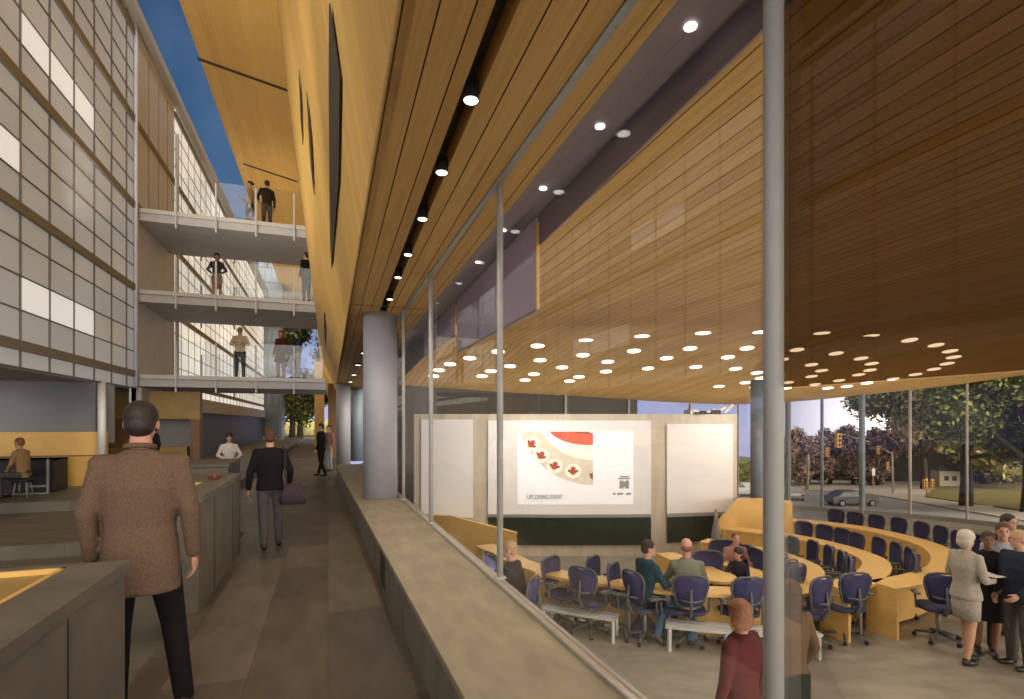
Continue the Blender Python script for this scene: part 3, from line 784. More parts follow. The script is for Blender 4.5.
# ---- screen wall with white panels, slide and green boards
sw = empty('screen_wall', (0, 0, 0)); tag(sw, 'beige freestanding wall of the hall carrying three white screens', 'partition')
def dd(u): return 12.05+.1*(480-u)/66 if u < 480 else (12.0+.05*abs(u-560)/80 if u < 655 else 12.06+.35*(u-655)/85)
def wp(u, z, off=0):
    D = dd(u)-off; p = at_D(u, HV, D); return Vector((p.x, p.y, z))
def zz_(u, v, off=0): return H+(HV-v)/F*(dd(u)-off)
us = [414, 440, 480, 488, 520, 560, 600, 640, 655, 680, 710, 737]
pl_ = [wp(u, 0) for u in us]; pb_ = [wp(u, 0, -.25) for u in us]
TOPZ = 1.93
MB().prism([(p.x, p.y) for p in pl_]+[(p.x, p.y) for p in pb_[::-1]], FZ, TOPZ).build('wall_body', 'beige_wall', sw)
def panel(name, u0, u1, vt, vb, off, th, m, parent, n=6, tag_=None):
    uu = [u0+(u1-u0)*i/n for i in range(n+1)]
    A = [wp(u, 0, off+th) for u in uu]; B = [wp(u, 0, off) for u in uu[::-1]]
    um = (u0+u1)/2
    return MB().prism([(p.x, p.y) for p in A+B], zz_(um, vb, off), zz_(um, vt, off)).build(name, m, parent)
pn1 = panel('projection_screen', 421, 473, 419.5, 517, .0, .05, 'screen_white', None); tag(pn1, 'narrow blank white screen at the left of the beige wall', 'screen')
pn2 = panel('projection_screen', 488, 651, 420.5, 514.5, .0, .06, 'screen_white', None); tag(pn2, 'wide white screen carrying the maple leaf slide', 'screen')
pn3 = panel('projection_screen', 667, 733, 424, 513, .0, .06, 'screen_white', None); tag(pn3, 'blank white screen at the right of the beige wall', 'screen')
panel('bottom_edge', 488, 651, 514, 517, .0, .08, 'chair_light', pn2); panel('bottom_edge', 667, 733, 512, 515.5, .0, .08, 'chair_light', pn3)
b1 = panel('green_board', 488, 651, 517.5, 545, .0, .04, 'green_board', None); tag(b1, 'long dark green board below the wide white screen', 'board')
b2 = panel('green_board', 667, 733, 515.5, 541, .0, .04, 'green_board', None); tag(b2, 'short dark green board below the right white screen', 'board')
# slide: flat layers on the screen face
slide = panel('projected_slide', 517.5, 633.5, 431, 504.5, .062, .008, 'slide_white', None, 10)
tag(slide, 'projected slide with red ring, maple leaves and small lettering', 'slide')
def sp(u, v, off): p = wp(u, 0, off); return Vector((p.x, p.y, H+(HV-v)/F*(dd(u)-off)))
def spoly(pts, off, m, name):
    nrm_ = Vector((-S, -C, 0))*.003
    P = [sp(u, v, off) for u, v in pts]; MB().plate(P, nrm_).build(name, m, slide)
def clip(pts, x0=518, x1=593, y0_=431.5, y1_=485.5): return [(min(max(u, x0), x1), min(max(v, y0_), y1_)) for u, v in pts]
def annulus(cu, cv, ru0, rv0, ru1, rv1, a0, a1, off, m, name, n=26):
    Pa = []; Pb = []
    for i in range(n+1):
        a = math.radians(a0+(a1-a0)*i/n); Pa.append((cu+ru1*math.cos(a), cv+rv1*math.sin(a))); Pb.append((cu+ru0*math.cos(a), cv+rv0*math.sin(a)))
    Pa, Pb = clip(Pa), clip(Pb)
    vs = [sp(u, v, off) for u, v in Pa+Pb]; nf = Vector((-S, -C, 0))*.002
    mb = MB(); mb.add([p+nf for p in vs], [(i, i+1, n+1+i+1, n+1+i) for i in range(n)]); mb.build(name, m, slide)
annulus(592, 420, 0, 0, 58, 42, 90, 180, .071, 'slide_cream', 'cream_field')
annulus(594, 413, 57, 47, 76, 72, 86, 172, .074, 'slide_band', 'leaf_band')
annulus(588, 424, 24, 10, 41, 21, 75, 178, .076, 'slide_red', 'red_ring')
annulus(588, 424, 0, 0, 24, 10, 75, 178, .077, 'slide_dkred', 'dark_field')
LF = [(0,-5),(1.2,-3),(2.4,-3.6),(2,-.8),(5,-1.6),(4.2,.8),(1.6,2.4),(1.9,3.4),(.4,3),(0,5),(-.4,3),(-1.9,3.4),(-1.6,2.4),(-4.2,.8),(-5,-1.6),(-2,-.8),(-2.4,-3.6),(-1.2,-3)]
for cu, cv, rot in ((531.5, 444, 42), (541, 455.5, 30), (554.5, 466, 16), (573, 471, 2)):
    a = math.radians(rot); ca, sa = math.cos(a), math.sin(a)
    disc = [(cu+8*math.cos(2*PI*i/16), cv+7.2*math.sin(2*PI*i/16)) for i in range(16)]
    spoly(clip(disc), .077, 'slide_cream', 'leaf_roundel')
    spoly([(cu+1.15*(x*ca-y*sa), cv+1.1*(x*sa+y*ca)) for x, y in LF], .082, 'leaf_red', 'maple_leaf')
spoly([(589, 474), (593, 473), (593, 480), (590.5, 478)], .082, 'slide_dkred', 'maple_leaf')
def text(body, u, v, h_px, off, m, parent, w_=None):
    c = bpy.data.curves.new('lettering', 'FONT'); c.body = body; c.size = h_px*12/F*1.4; c.extrude = .0006
    t_ = bpy.data.objects.new('lettering', c); col.objects.link(t_); bpy.context.view_layer.update()
    me = bpy.data.meshes.new_from_object(t_.evaluated_get(bpy.context.evaluated_depsgraph_get())); bpy.data.objects.remove(t_); bpy.data.curves.remove(c)
    me.materials.clear(); me.materials.append(M[m]); o = bpy.data.objects.new('lettering', me); col.objects.link(o); o.parent = parent
    wd = max(v.co.x for v in me.vertices)-min(v.co.x for v in me.vertices)
    w_ = 35*12/F/wd
    o.location = sp(u, v, off); o.rotation_euler = (PI/2, 0, -T)
    if w_: o.scale = (w_, 1, 1)
    return o
text('UPCOMING EVENT', 527, 499, 4.4, .10, 'ink', slide, .56)
em = MB()
for a, b, c_, d in ((620, 476, 629, 477.5), (618, 478, 630, 479.3), (619.5, 480.5, 623.5, 488.5), (625, 480.5, 629, 488.5), (623.5, 482, 625, 487)):
    em.plate([sp(a, b, .073), sp(c_, b, .073), sp(c_, d, .073), sp(a, d, .073)], Vector((-S, -C, 0))*.003)
em.build('grey_emblem', 'ink_grey', slide)
for a, b in ((613, 615.5), (617, 623), (626, 631)): spoly([(a, 493), (b, 492.6), (b, 494.6), (a, 495)], .073, 'ink_grey', 'small_line')
# fixtures standing on top of the screen wall
o = MB().box((-.12, -.12, 0), (.12, .12, .1)).box((-.05, -.14, .02), (.05, -.12, .08)).build('projector_box', 'white_metal', loc=wp(691.5, TOPZ, -.12)); tag(o, 'small white device box on top of the beige wall', 'device')
cl_ = empty('uplight_cluster', wp(718, TOPZ, -.12)); tag(cl_, 'cluster of black and white lamps on the right top of the beige wall', 'lamp')
q = MB()
for dx, dy, tz in ((-.55, 0, .05), (-.35, .05, .08), (-.1, 0, .1)): q.box((dx-.13, dy-.06, .0), (dx+.13, dy+.06, tz))
q.build('bracket', 'lamp_black', cl_)
q = MB()
for dx, a in ((-.2, .2), (.08, .45), (.3, .7)): q.capsule((dx-.1, 0, .05), .035, (dx+.1, 0, .05+.22*a), .045)
q.build('lamp_head', 'white_metal', cl_, smooth=True)

# ---- low gold partitions of the hall
def gold_part(name, pts, th, lab):      # pts (u, D, ztop)
    n_ = len(pts); A = [at_D(u, HV, D) for u, D, z in pts]; B = [at_D(u, HV, D+th) for u, D, z in pts]
    vs = [(p.x, p.y, FZ) for p in A]+[(p.x, p.y, q[2]) for p, q in zip(A, pts)]+[(p.x, p.y, FZ) for p in B]+[(p.x, p.y, q[2]) for p, q in zip(B, pts)]
    fs = []
    for i in range(n_-1):
        a, b, c_, d = i, i+1, n_+i+1, n_+i; fs += [(a, b, c_, d), (2*n_+b, 2*n_+a, 2*n_+d, 2*n_+c_), (d, c_, 2*n_+c_, 2*n_+d)]
    fs += [(0, n_, 3*n_, 2*n_), (n_-1, 3*n_-1, 4*n_-1, 2*n_-1)]
    o = MB().add(vs, fs).build(name, 'gold_screen'); tag(o, lab, 'partition'); return o
def ztop(v, D): return H+(HV-v)/F*D
gold_part('gold_partition', [(425, 12.0, ztop(515, 12)), (450, 11.5, ztop(516, 11.5)), (478, 11.1, ztop(523, 11.1)), (517, 10.6, ztop(533, 10.6))], .12, 'curved low gold partition left of the screens, partly behind the parapet')
gold_part('gold_partition', [(718.5, 11.5, ztop(523, 11.5)), (737, 11.6, ztop(501.5, 11.6)), (770, 11.9, ztop(501, 11.9)), (792.5, 12.2, ztop(504.5, 12.2))], .5, 'tall gold partition at the right of the screens behind the chairs')
# grey tapering stand next to the right board
p = at_D(716, HV, 11.2)
o = MB().loft([((0, 0, 0), .13, .13), ((0, 0, .15), .12, .12), ((0, 0, .6), .10, .10), ((0, 0, .75), .08, .08), ((0, 0, .95), .045, .045), ((0, 0, 1.18), .03, .03)], 16).build('tapering_stand', 'band_grey', smooth=True, loc=(p.x, p.y, FZ))
tag(o, 'grey bottle shaped stand in front of the short green board', 'stand')

# ---- curved desks
TZ = -.55
def desk(pts, wdt, lab, end=True, over=.10, n=8, panel_side=1, legs=True, gold_panel=True):
    path = catmull(pts, n); inner = off_path(path, wdt)
    d = empty('curved_desk', (path[0].x, path[0].y, FZ)); tag(d, lab, 'desk', 'curved desks of the lecture hall'); o = Vector((path[0].x, path[0].y, FZ))
    MB().prism([(p.x, p.y) for p in path]+[(p.x, p.y) for p in inner[::-1]], TZ-.05, TZ).build('desktop', 'gold_wood', d, bevel=.008, loc=-o)
    a, b = (off_path(path, wdt-.05), off_path(path, wdt-.02)) if panel_side else (off_path(path, .16), off_path(path, .2))
    MB().prism([(p.x, p.y) for p in a]+[(p.x, p.y) for p in b[::-1]], FZ+.04, TZ-.05).build('modesty_panel', 'gold_screen', d, loc=-o)
    if end:
        for ea, eb, nx in ((path[-1], inner[-1], path[-2]), (path[0], inner[0], path[1])):
            t = (ea-nx).normalized()*-.05
            MB().prism([(ea.x, ea.y), (eb.x, eb.y), (eb.x+t.x, eb.y+t.y), (ea.x+t.x, ea.y+t.y)], FZ, TZ-.05).build('end_panel', 'gold_wood', d, loc=-o)
    if legs:
        for i in range(6, len(path)-4, 12):
            p = off_path(path, .12)[i]
            MB().tube([(p.x, p.y, FZ), (p.x, p.y, TZ-.05)], .02, 8).build('leg', 'chair_light', d, loc=-o)
    return d
desk([(10.2, 10.3), (10.95, 9.2), (11.2, 8.5), (11.15, 7.6), (10.85, 6.8), (10.2, 6.1), (9.3, 5.55), (8.4, 5.3), (7.42, 5.22)], .42, 'outermost curved gold desk ending in a solid box near the standing group')
desk([(8.35, 9.6), (8.95, 8.72), (9.14, 8.05), (9.16, 7.4), (9.08, 6.95), (8.9, 6.49), (8.58, 6.12), (8.1, 5.8), (7.4, 5.5), (6.72, 5.38)], .40, 'middle curved gold desk between the outermost and the inner one')
desk([(7.1, 8.7), (7.45, 8.0), (7.62, 7.42), (7.6, 7.0), (7.42, 6.43), (7.05, 6.02), (6.6, 5.65), (6.1, 5.48), (5.6, 5.52), (5.1, 5.75), (4.55, 6.02), (4.05, 6.38), (3.62, 6.82), (3.2, 7.3), (2.9, 7.95), (2.75, 8.7), (2.6, 9.6)], .36, 'long inner curved gold desk sweeping past the seated men')
q = [at_z(u, v, TZ) for u, v in ((713, 556.6), (738, 563), (765, 572), (770, 578))]
desk([(a.x, a.y) for a in q], .3, 'short innermost gold desk left of the thick post', n=5)
# straight centre desk with rounded end and tall front panel
A = [at_z(656, 553, TZ), at_z(680, 564, TZ), at_z(708, 580, TZ)]; B = [at_z(673, 552, TZ), at_z(700, 560, TZ), at_z(722, 571, TZ)]
d = empty('centre_desk', (A[0].x, A[0].y, FZ)); tag(d, 'short gold desk with rounded end standing in the middle of the hall', 'desk'); o_ = Vector((A[0].x, A[0].y, FZ))
mid = (A[2]+B[2])/2; rr = (A[2]-B[2]).length/2; ang = math.atan2(A[2].y-mid.y, A[2].x-mid.x)
capp = [(mid.x+rr*math.cos(ang+PI*i/10*1), mid.y+rr*math.sin(ang+PI*i/10)) for i in range(1, 10)]
MB().prism([(p.x, p.y) for p in A]+capp+[(p.x, p.y) for p in B[::-1]], TZ-.05, TZ).build('desktop', 'gold_wood', d, bevel=.008, loc=-o_)
MB().prism([(A[0].x, A[0].y), (A[1].x, A[1].y), (A[1].x+.04, A[1].y+.02), (A[0].x+.04, A[0].y+.02)], FZ, TZ-.05).build('front_panel', 'gold_screen', d, loc=-o_)
MB().prism([(A[0].x, A[0].y), (B[0].x, B[0].y), (B[0].x, B[0].y-.04), (A[0].x, A[0].y-.04)], FZ, TZ-.05).build('end_panel', 'gold_wood', d, loc=-o_)
MB().tube([(mid.x, mid.y, FZ), (mid.x, mid.y, TZ-.05)], .04, 12).build('leg', 'chair_light', d, loc=-o_)

# ---- task chairs
def make_chair():
    r = empty('task_chair')
    kids_ = []
    sm = MB().loft([((0, .02, .42), .20, .20), ((0, .02, .435), .235, .23), ((0, .02, .47), .24, .235), ((0, .02, .485), .21, .21)], 24, 3.2)
    s = sm.build('seat', 'chair_seat', r, smooth=True); kids_.append((s, []))
    # back: a curved shield, broad on top
    W = [(.56, .150), (.64, .180), (.74, .210), (.84, .232), (.91, .222), (.955, .18), (.975, .10)]
    def bk(mb, s0, th, yo):
        vs = []; n = 9
        for z, hw in W:
            for i in range(n):
                t = i/(n-1)*2-1; x = t*hw*s0
                zz = .77+(z-.77)*(s0 if s0 < 1 else 1)
                y = -.235-.10*(z-.56)+.07*(abs(t)**2)+yo
                vs.append((x, y, zz))
        m_ = len(vs); vs += [(a, b-th, c) for a, b, c in vs]; fs = []
        R_ = len(W)
        for j in range(R_-1):
            for i in range(n-1):
                a = j*n+i; fs += [(a, a+1, a+n+1, a+n), (m_+a+n, m_+a+n+1, m_+a+1, m_+a)]
        for j in range(R_-1):
            a, b = j*n, (j+1)*n; fs.append((a, b, m_+b, m_+a)); a, b = j*n+n-1, (j+1)*n+n-1; fs.append((b, a, m_+a, m_+b))
        for i in range(n-1):
            fs.append((i+1, i, m_+i, m_+i+1)); a = (R_-1)*n+i; fs.append((a, a+1, m_+a+1, m_+a))
        mb.add(vs, fs); return mb
    b = bk(MB(), .95, .012, 0).build('backrest', 'chair_mesh', r, smooth=True)
    fr = MB(); pts = []
    for sx in (1,):
        for z, hw in W: pts.append((hw, -.235-.10*(z-.56)+.065, z))
        for z, hw in W[::-1]: pts.append((-hw, -.235-.10*(z-.56)+.065, z))
    pts.append(pts[0]); fr.tube(pts, .016, 8)
    f = fr.build('back_frame', 'chair_frame', b, smooth=True)
    sp_ = MB().tube([(0, -.05, .40), (0, -.22, .42), (0, -.30, .56), (0, -.27, .80)], [.028, .028, .022, .015], 8).tube([(-.15, -.26, .66), (0, -.30, .64), (.15, -.26, .66)], .014, 6)
    sp_ = sp_.build('back_spine', 'chair_frame', b, smooth=True); kids_.append((b, [f, sp_]))
    for sx in (-1, 1):
        a = MB().tube([(sx*.16, 0, .42), (sx*.27, -.02, .44), (sx*.285, -.04, .64)], .014, 8).build('armrest', 'chair_frame', r, smooth=True)
        p = MB().box((sx*.285-.035, -.16, .64), (sx*.285+.035, .10, .67)).build('arm_pad', 'chair_frame', a, bevel=.008)
        kids_.append((a, [p]))
    c = MB().tube([(0, 0, .08), (0, 0, .42)], [.030, .024], 12).build('pedestal', 'chair_light', r, smooth=True); kids_.append((c, []))
    for k in range(5):
        an = 2*PI*k/5+.3; dx, dy = math.cos(an), math.sin(an)
        l = MB().tube([(dx*.03, dy*.03, .11), (dx*.27, dy*.27, .07)], [.026, .016], 8).build('leg', 'chair_frame', r, smooth=True)
        ca = MB().tube([(dx*.27-dy*.022, dy*.27+dx*.022, .028), (dx*.27+dy*.022, dy*.27-dx*.022, .028)], .028, 10).build('caster', 'black', l)
        kids_.append((l, [ca]))
    return r, kids_
chair0, ckids = make_chair(); chair_used = [False]
GC = 'task chairs in the lecture hall'
def chair(u, vtop, aim, lab, h=.96, turn=0, D=None, sx=1):
    if D is None: D = F*(H-(FZ+h))/(vtop-HV)
    p = at_D(u, HV, D); 
    rz = math.atan2(aim[1]-p.y, aim[0]-p.x)-PI/2 + math.radians(turn)
    # the backrest is .25 behind the base point
    off = Vector((-math.sin(rz), math.cos(rz), 0))*.27
    loc = (p.x+off.x, p.y+off.y, FZ)
    if not chair_used[0]:
        chair_used[0] = True; r = chair0; r.location = loc; r.rotation_euler = (0, 0, rz)
    else: r = copy_tree(chair0, loc, rz, ckids)
    tag(r, lab, 'chair', GC); seats[lab] = (loc, rz); r.scale = (sx, 1, 1); return r
seats = {}
oc, mc, ic = (8.0, 8.3), (6.85, 7.7), (5.6, 7.9)
P = 'navy swivel chair '
for k, (u, v) in enumerate(((837.5,509.7),(857,512.5),(878.7,515.3),(901.6,518.3),(924.8,522.6),(944.5,526.8),(962,532),(984,536),(1001,541.5))):
    chair(u, v, oc, P+'outside the outermost desk by the windows, %s from its left end' % ordn(k), sx=.8)
for k, (u, v) in enumerate(((805.7,522),(826.8,525.4),(845,529),(860.4,533.5),(883,538.3),(900.5,543.6),(914,549),(919.5,555.5))):
    chair(u, v, mc, P+'between middle and outermost desks, %s from the far left end' % ordn(k), sx=.8)
for k, (u, v) in enumerate(((781,534),(796.7,537.6),(816.9,541.5),(833.2,546.8),(846,552.2),(855,558))):
    chair(u, v, ic, P+'between inner and middle desks, %s from thick post' % ordn(k), sx=.8)
for k, (u, v) in enumerate(((786.5,556.6),(794.5,562),(801,566.5))):
    chair(u, v, (6.3, 7.2), P+'inside the inner desk right of the thick post, %s from it' % ordn(k), sx=.8)
for u, v, lab in ((721.2, 539.8, 'standing highest left of the thick post before the gold partition'), (744, 544.8, 'second left of the thick post near the gold partition'), (760, 549.5, 'tucked against the left side of the thick post')):
    chair(u, v, (6.2, 6.9), P+lab)
chair(707, 557, (5.0, 7.0), P+'low behind the rounded end of the centre desk', turn=60, h=.86)
for u, v, lab, tn in ((580, 569.5, 'before the inner desk, left of the man in teal', 0), (629, 573, 'holding the dark haired man in teal', -38), (691, 578, 'holding the balding man in the grey green shirt', 0),
                  (751, 580, 'behind the woman in the burgundy coat', 0), (826.5, 579.5, 'with a light pedestal right of the thick post, back to the viewer', 0)):
    chair(u, v, (5.75, 8.2), P+lab, turn=tn)
chair(538, 562, (3.6, 8.3), P+'holding the blond man in the dark suit', turn=78, D=7.0)
for u, v, lab, aim in ((589, 557, 'inside the inner desk, left of the two behind the teal sweater man', (4.6, 6.2)), (609, 564.5, 'inside the inner desk, right beside the teal sweater man', (4.6, 5.9)), (547, 557, 'inside the inner desk, behind the blond man', (3.4, 7.1)), (650, 568, 'inside the inner desk, right of the teal sweater man', (5, 5.6))):
    chair(u, v, aim, P+lab)
chair(487, 559, (4.2, 8.4), P+'leftmost one, partly hidden by the parapet rail', D=8.3)
chair(859, 575, (7.9, 8), P+'just left of the solid box end of the outermost desk', turn=10, D=7.15)
chair(947, 576, (8.6, 8.0), P+'right of the solid box end beside the woman in light grey', turn=-25)

# ---- white slatted benches before the near chairs
def bench(pts, lab):     # px points of the top edge, z = FZ+.33
    zt_ = FZ+.33; path = catmull([(q.x, q.y) for q in (at_z(u, v, zt_) for u, v in pts)], 6)
    b = empty('slatted_bench', (path[0].x, path[0].y, FZ)); tag(b, lab, 'bench', 'low white benches'); o = Vector((path[0].x, path[0].y, FZ))
    q = MB()
    for k in range(4):
        a, c_ = off_path(path, -.02-.09*k), off_path(path, -.075-.09*k)
        q.prism([(p.x, p.y) for p in a]+[(p.x, p.y) for p in c_[::-1]], zt_-.03, zt_)
    q.build('slats', 'white_metal', b, loc=-o)
    for i in (1, len(path)-2):
        for dd_ in (-.04, -.33):
            p = off_path(path, dd_)[i]; MB().box((p.x-.02, p.y-.02, FZ), (p.x+.02, p.y+.02, zt_-.03)).build('leg', 'white_metal', b, loc=-o)
    return b
bench([(620, 611.5), (590, 607.5), (548, 600.5)], 'low white slatted bench left of the teal sweater man')
bench([(728, 622.5), (700, 620.5), (666, 617)], 'low white slatted bench left of the burgundy coat woman')
bench([(806, 624), (772, 625), (738, 624)], 'low white slatted bench crossing behind the thickest post')

# ================================================================== PEOPLE
BASE = dict(hipc=(0, 0, .93), waist=(0, 0, 1.06), chest=(0, 0, 1.27), neck=(0, -.01, 1.47), head=(0, .015, 1.625),
            shL=(-.185, 0, 1.42), shR=(.185, 0, 1.42), elL=(-.235, -.02, 1.13), elR=(.235, -.02, 1.13), wrL=(-.25, .05, .89), wrR=(.25, .05, .89),
            hpL=(-.09, 0, .91), hpR=(.09, 0, .91), knL=(-.10, .01, .49), knR=(.10, .01, .49), anL=(-.11, -.01, .09), anR=(.11, -.01, .09), toeyaw=0)
def sitp(lean=0, arms='desk', feet=.0):
    d = dict(hipc=(0, -.02, .56), waist=(0, -.02+lean*.3, .70), chest=(0, lean*.7, .92), neck=(0, lean, 1.12), head=(0, .03+lean*1.1, 1.27),
             shL=(-.18, lean*.9, 1.06), shR=(.18, lean*.9, 1.06), hpL=(-.10, 0, .54), hpR=(.10, 0, .54), knL=(-.13, .42, .53), knR=(.13, .42, .53),
             anL=(-.13, .38+feet, .09), anR=(.13, .38+feet, .09))
    if arms == 'desk': d.update(elL=(-.26, .10+lean, .80), elR=(.26, .10+lean, .80), wrL=(-.16, .36+lean, .80), wrR=(.16, .36+lean, .80))
    else: d.update(elL=(-.25, .02+lean, .78), elR=(.25, .02+lean, .78), wrL=(-.14, .24, .62), wrR=(.14, .24, .62))
    return d
def add_hand(mb, wr, el, side, s=1, curl=.35, inward=None):
    wr, el = Vector(wr), Vector(el); d = (wr-el).normalized()
    a = Vector((0, 0, 1)) if abs(d.z) < .8 else Vector((0, 1, 0))
    pn_ = Vector((-side, 0, 0)); pn_ = (pn_-d*pn_.dot(d)).normalized()       # palm faces the body
    w_ = d.cross(pn_).normalized()
    if w_.y < 0 and abs(d.z) > .5: w_ = -w_
    R_ = Matrix((w_, pn_, d)).transposed()
    mb.ell(wr+d*.055*s, (.040*s, .018*s, .055*s), R_, 12, 8)
    for k, (o_, L) in enumerate(((.030, .075), (.010, .083), (-.010, .077), (-.029, .060))):
        b0 = wr+d*.085*s+w_*o_*s; b1 = b0+(d*math.cos(curl)+pn_*math.sin(curl))*L*.5*s
        b2 = b1+(d*math.cos(curl*2.4)+pn_*math.sin(curl*2.4))*L*.5*s
        mb.capsule(b0, .0095*s, b1, .009*s, 8); mb.capsule(b1, .009*s, b2, .0075*s, 8)
    t0 = wr+d*.03*s+w_*.030*s; t1 = t0+(d*.7+w_*.55+pn_*.3).normalized()*.042*s; t2 = t1+(d*.9+w_*.1+pn_*.3).normalized()*.03*s
    mb.capsule(t0, .013*s, t1, .0105*s, 8); mb.capsule(t1, .0105*s, t2, .009*s, 8)
def person(lab, loc, rz, h=1.72, pose=None, skin='skin', hair=('short', 'hair_dark'), top=('jacket', 'dark_suit', .80), bottom=('trousers', 'black_cloth'),
           female=False, headturn=0, vox=.012, group=None, extras=None, sit=False, tilt=0):
    P_ = dict(BASE); P_.update(pose or {}); J = {k: (Vector(v) if isinstance(v, tuple) else v) for k, v in P_.items()}
    s = h/1.75; r = empty('person', loc, rz, s); tag(r, lab, 'person', group)
    fw = .90 if female else 1.0
    for k in ('shL', 'shR'): J[k] = Vector((J[k].x*fw, J[k].y, J[k].z))
    hd, nk, ch, wa, hp = J['head'], J['neck'], J['chest'], J['waist'], J['hipc']
    HM = Matrix.Rotation(headturn, 3, 'Z') @ Matrix.Rotation(tilt, 3, 'X')
    def hl(x, y, z): return hd+HM @ Vector((x, y, z))
    # ---- body: one surface
    b = MB()
    b.ell(hl(0, -.008, .02), (.076, .095, .098), HM); b.ell(hl(0, .022, -.045), (.057, .066, .068), HM)
    b.ell(hl(0, .09, -.012), (.012, .018, .022), HM, 10, 6); b.ell(hl(0, .083, -.052), (.022, .012, .008), HM, 10, 6); b.ell(hl(0, .07, -.088), (.024, .02, .018), HM, 10, 6)
    for sx in (-1, 1): b.ell(hl(sx*.078, -.005, -.012), (.010, .020, .030), HM, 10, 6)
    b.capsule(nk-Vector((0, 0, .06)), .060*fw, hd-Vector((0, .012, .07)), .052*fw)
    b.loft([(hp-Vector((0, 0, .10)), .12, .09), (hp, .145, .10), (wa, .115*fw, .085), (ch, .145*fw, .10), (J['shL'].lerp(J['shR'], .5)-Vector((0, 0, .04)), .12*fw, .065), (nk-Vector((0, 0, .02)), .05, .045)], 18)
    for q_ in 'LR':
        sg = -1 if q_ == 'L' else 1
        sj = J['sh'+q_]-Vector((J['sh'+q_].x*.14, 0, .035)); b.capsule(sj, .036*fw, J['el'+q_], .032*fw); b.capsule(J['el'+q_], .032*fw, J['wr'+q_], .023*fw)
        add_hand(b, J['wr'+q_], J['el'+q_], sg, .95 if female else 1.0)
        b.capsule(J['hp'+q_], .078, J['kn'+q_], .050); b.capsule(J['kn'+q_], .050, J['kn'+q_].lerp(J['an'+q_], .35), .052); b.capsule(J['kn'+q_].lerp(J['an'+q_], .35), .050, J['an'+q_], .033)
        b.ell(J['an'+q_]+Vector((0, .05, -.05)), (.035, .10, .03))
    b.build('body', skin, r, True, remesh=max(vox*.62, .0075), sm=1)
    e_ = MB()
    for sx in (-1, 1): e_.ell(hl(sx*.030, .083, .012), (.012, .007, .007), HM, 8, 6)
    e_.build('eyes', 'eye', r, True)
    # ---- hair
    st, hm_ = hair; hb = MB()
    if st == 'short':
        hb.ell(hl(0, -.016, .034), (.084, .098, .092), HM); hb.ell(hl(0, -.045, -.01), (.076, .070, .07), HM)
    elif st == 'bald':
        hb.ell(hl(0, -.055, -.005), (.080, .055, .055), HM)
    elif st == 'bob':
        hb.ell(hl(0, -.016, .036), (.092, .104, .094), HM); hb.ell(hl(0, -.04, -.03), (.092, .080, .095), HM)
    elif st == 'long':
        hb.ell(hl(0, -.016, .036), (.090, .102, .094), HM); hb.ell(hl(0, -.05, -.05), (.088, .070, .11), HM); hb.ell(hl(0, -.065, -.16), (.075, .05, .13), HM)
        hb.ell(hl(.02, -.075, -.25), (.05, .035, .10), HM)
    elif st == 'bun':
        hb.ell(hl(0, -.016, .034), (.084, .098, .092), HM); hb.ell(hl(0, -.10, .04), (.045, .045, .045), HM)
    hb.build('hair', hm_, r, True, remesh=max(vox*.8, .009), sm=1)
    # ---- upper clothing
    kind, tm, hem = top; t = MB(); shm = J['shL'].lerp(J['shR'], .5)
    loose = {'jacket': 1.12, 'coat': 1.15, 'shirt': 1.0, 'dress': 1.0}[kind]
    sb = (shm-hp); 
    rings = []
    if hem < hp.z and not sit:
        fl_ = {'coat': 1.25, 'dress': 1.2}.get(kind, 1.0)
        rings.append((Vector((hp.x, hp.y, hem)), .17*loose*fl_*(.95 if female else 1), .125*loose*fl_))
        if hp.z-hem > .15: rings.append((Vector((hp.x, hp.y, (hem+hp.z)/2)), .168*loose*(1+fl_)/2, .12*loose*(1+fl_)/2))
    rings += [(hp-Vector((0, 0, .02 if not sit else .06)), .165*loose, .118*loose), (wa, (.128 if female else .150)*loose, .102*loose), (ch, (.155 if female else .178)*loose, .120*loose),
              (shm+Vector((0, 0, -.03)), (.165 if female else .185)*min(loose, 1.08), .098*loose), (shm+Vector((0, 0, .035)), .12*fw, .078), (nk+Vector((0, -.005, .012)), .066*fw, .062)]
    t.loft(rings, 22, 2.2)
    for q_ in 'LR':
        t.capsule(nk-Vector((0, 0, .06)), .05*fw, J['sh'+q_]-Vector((0, 0, .008)), .048*loose*fw)
        t.capsule(J['sh'+q_]-Vector((J['sh'+q_].x*.08, 0, .020)), .058*loose*fw, J['el'+q_], .047*loose*fw)
        e2 = J['wr'+q_].lerp(J['el'+q_], .06 if kind != 'shirt' else .1)
        t.capsule(J['el'+q_], .047*loose*fw, e2, .035*loose*fw)
    t.build({'jacket': 'jacket', 'coat': 'coat', 'shirt': 'shirt', 'dress': 'dress'}[kind], tm, r, True, remesh=vox, sm=2)
    # ---- lower clothing
    bk_, bmt = bottom[0], bottom[1]
    if bk_ == 'trousers':
        t = MB()
        t.loft([(hp-Vector((0, 0, .10 if not sit else .05)), .13, .10), (hp, .160, .112), (hp+Vector((0, 0, .08)), .145, .105)], 18)
        for q_ in 'LR':
            t.capsule(J['hp'+q_], .094, J['kn'+q_], .066); t.capsule(J['kn'+q_], .066, J['an'+q_]+Vector((0, 0, .0)), .052)
        t.build('trousers', bmt, r, True, remesh=vox, sm=2)
    elif bk_ == 'skirt':
        z0 = bottom[2]; t = MB()
        t.loft([(Vector((hp.x, hp.y+.01, z0)), .150, .125), (Vector((hp.x, hp.y, (z0+hp.z)/2)), .165, .130), (hp, .172, .122), (wa-Vector((0, 0, .04)), .13, .10)], 22)
        t.build('skirt', bmt, r, True)
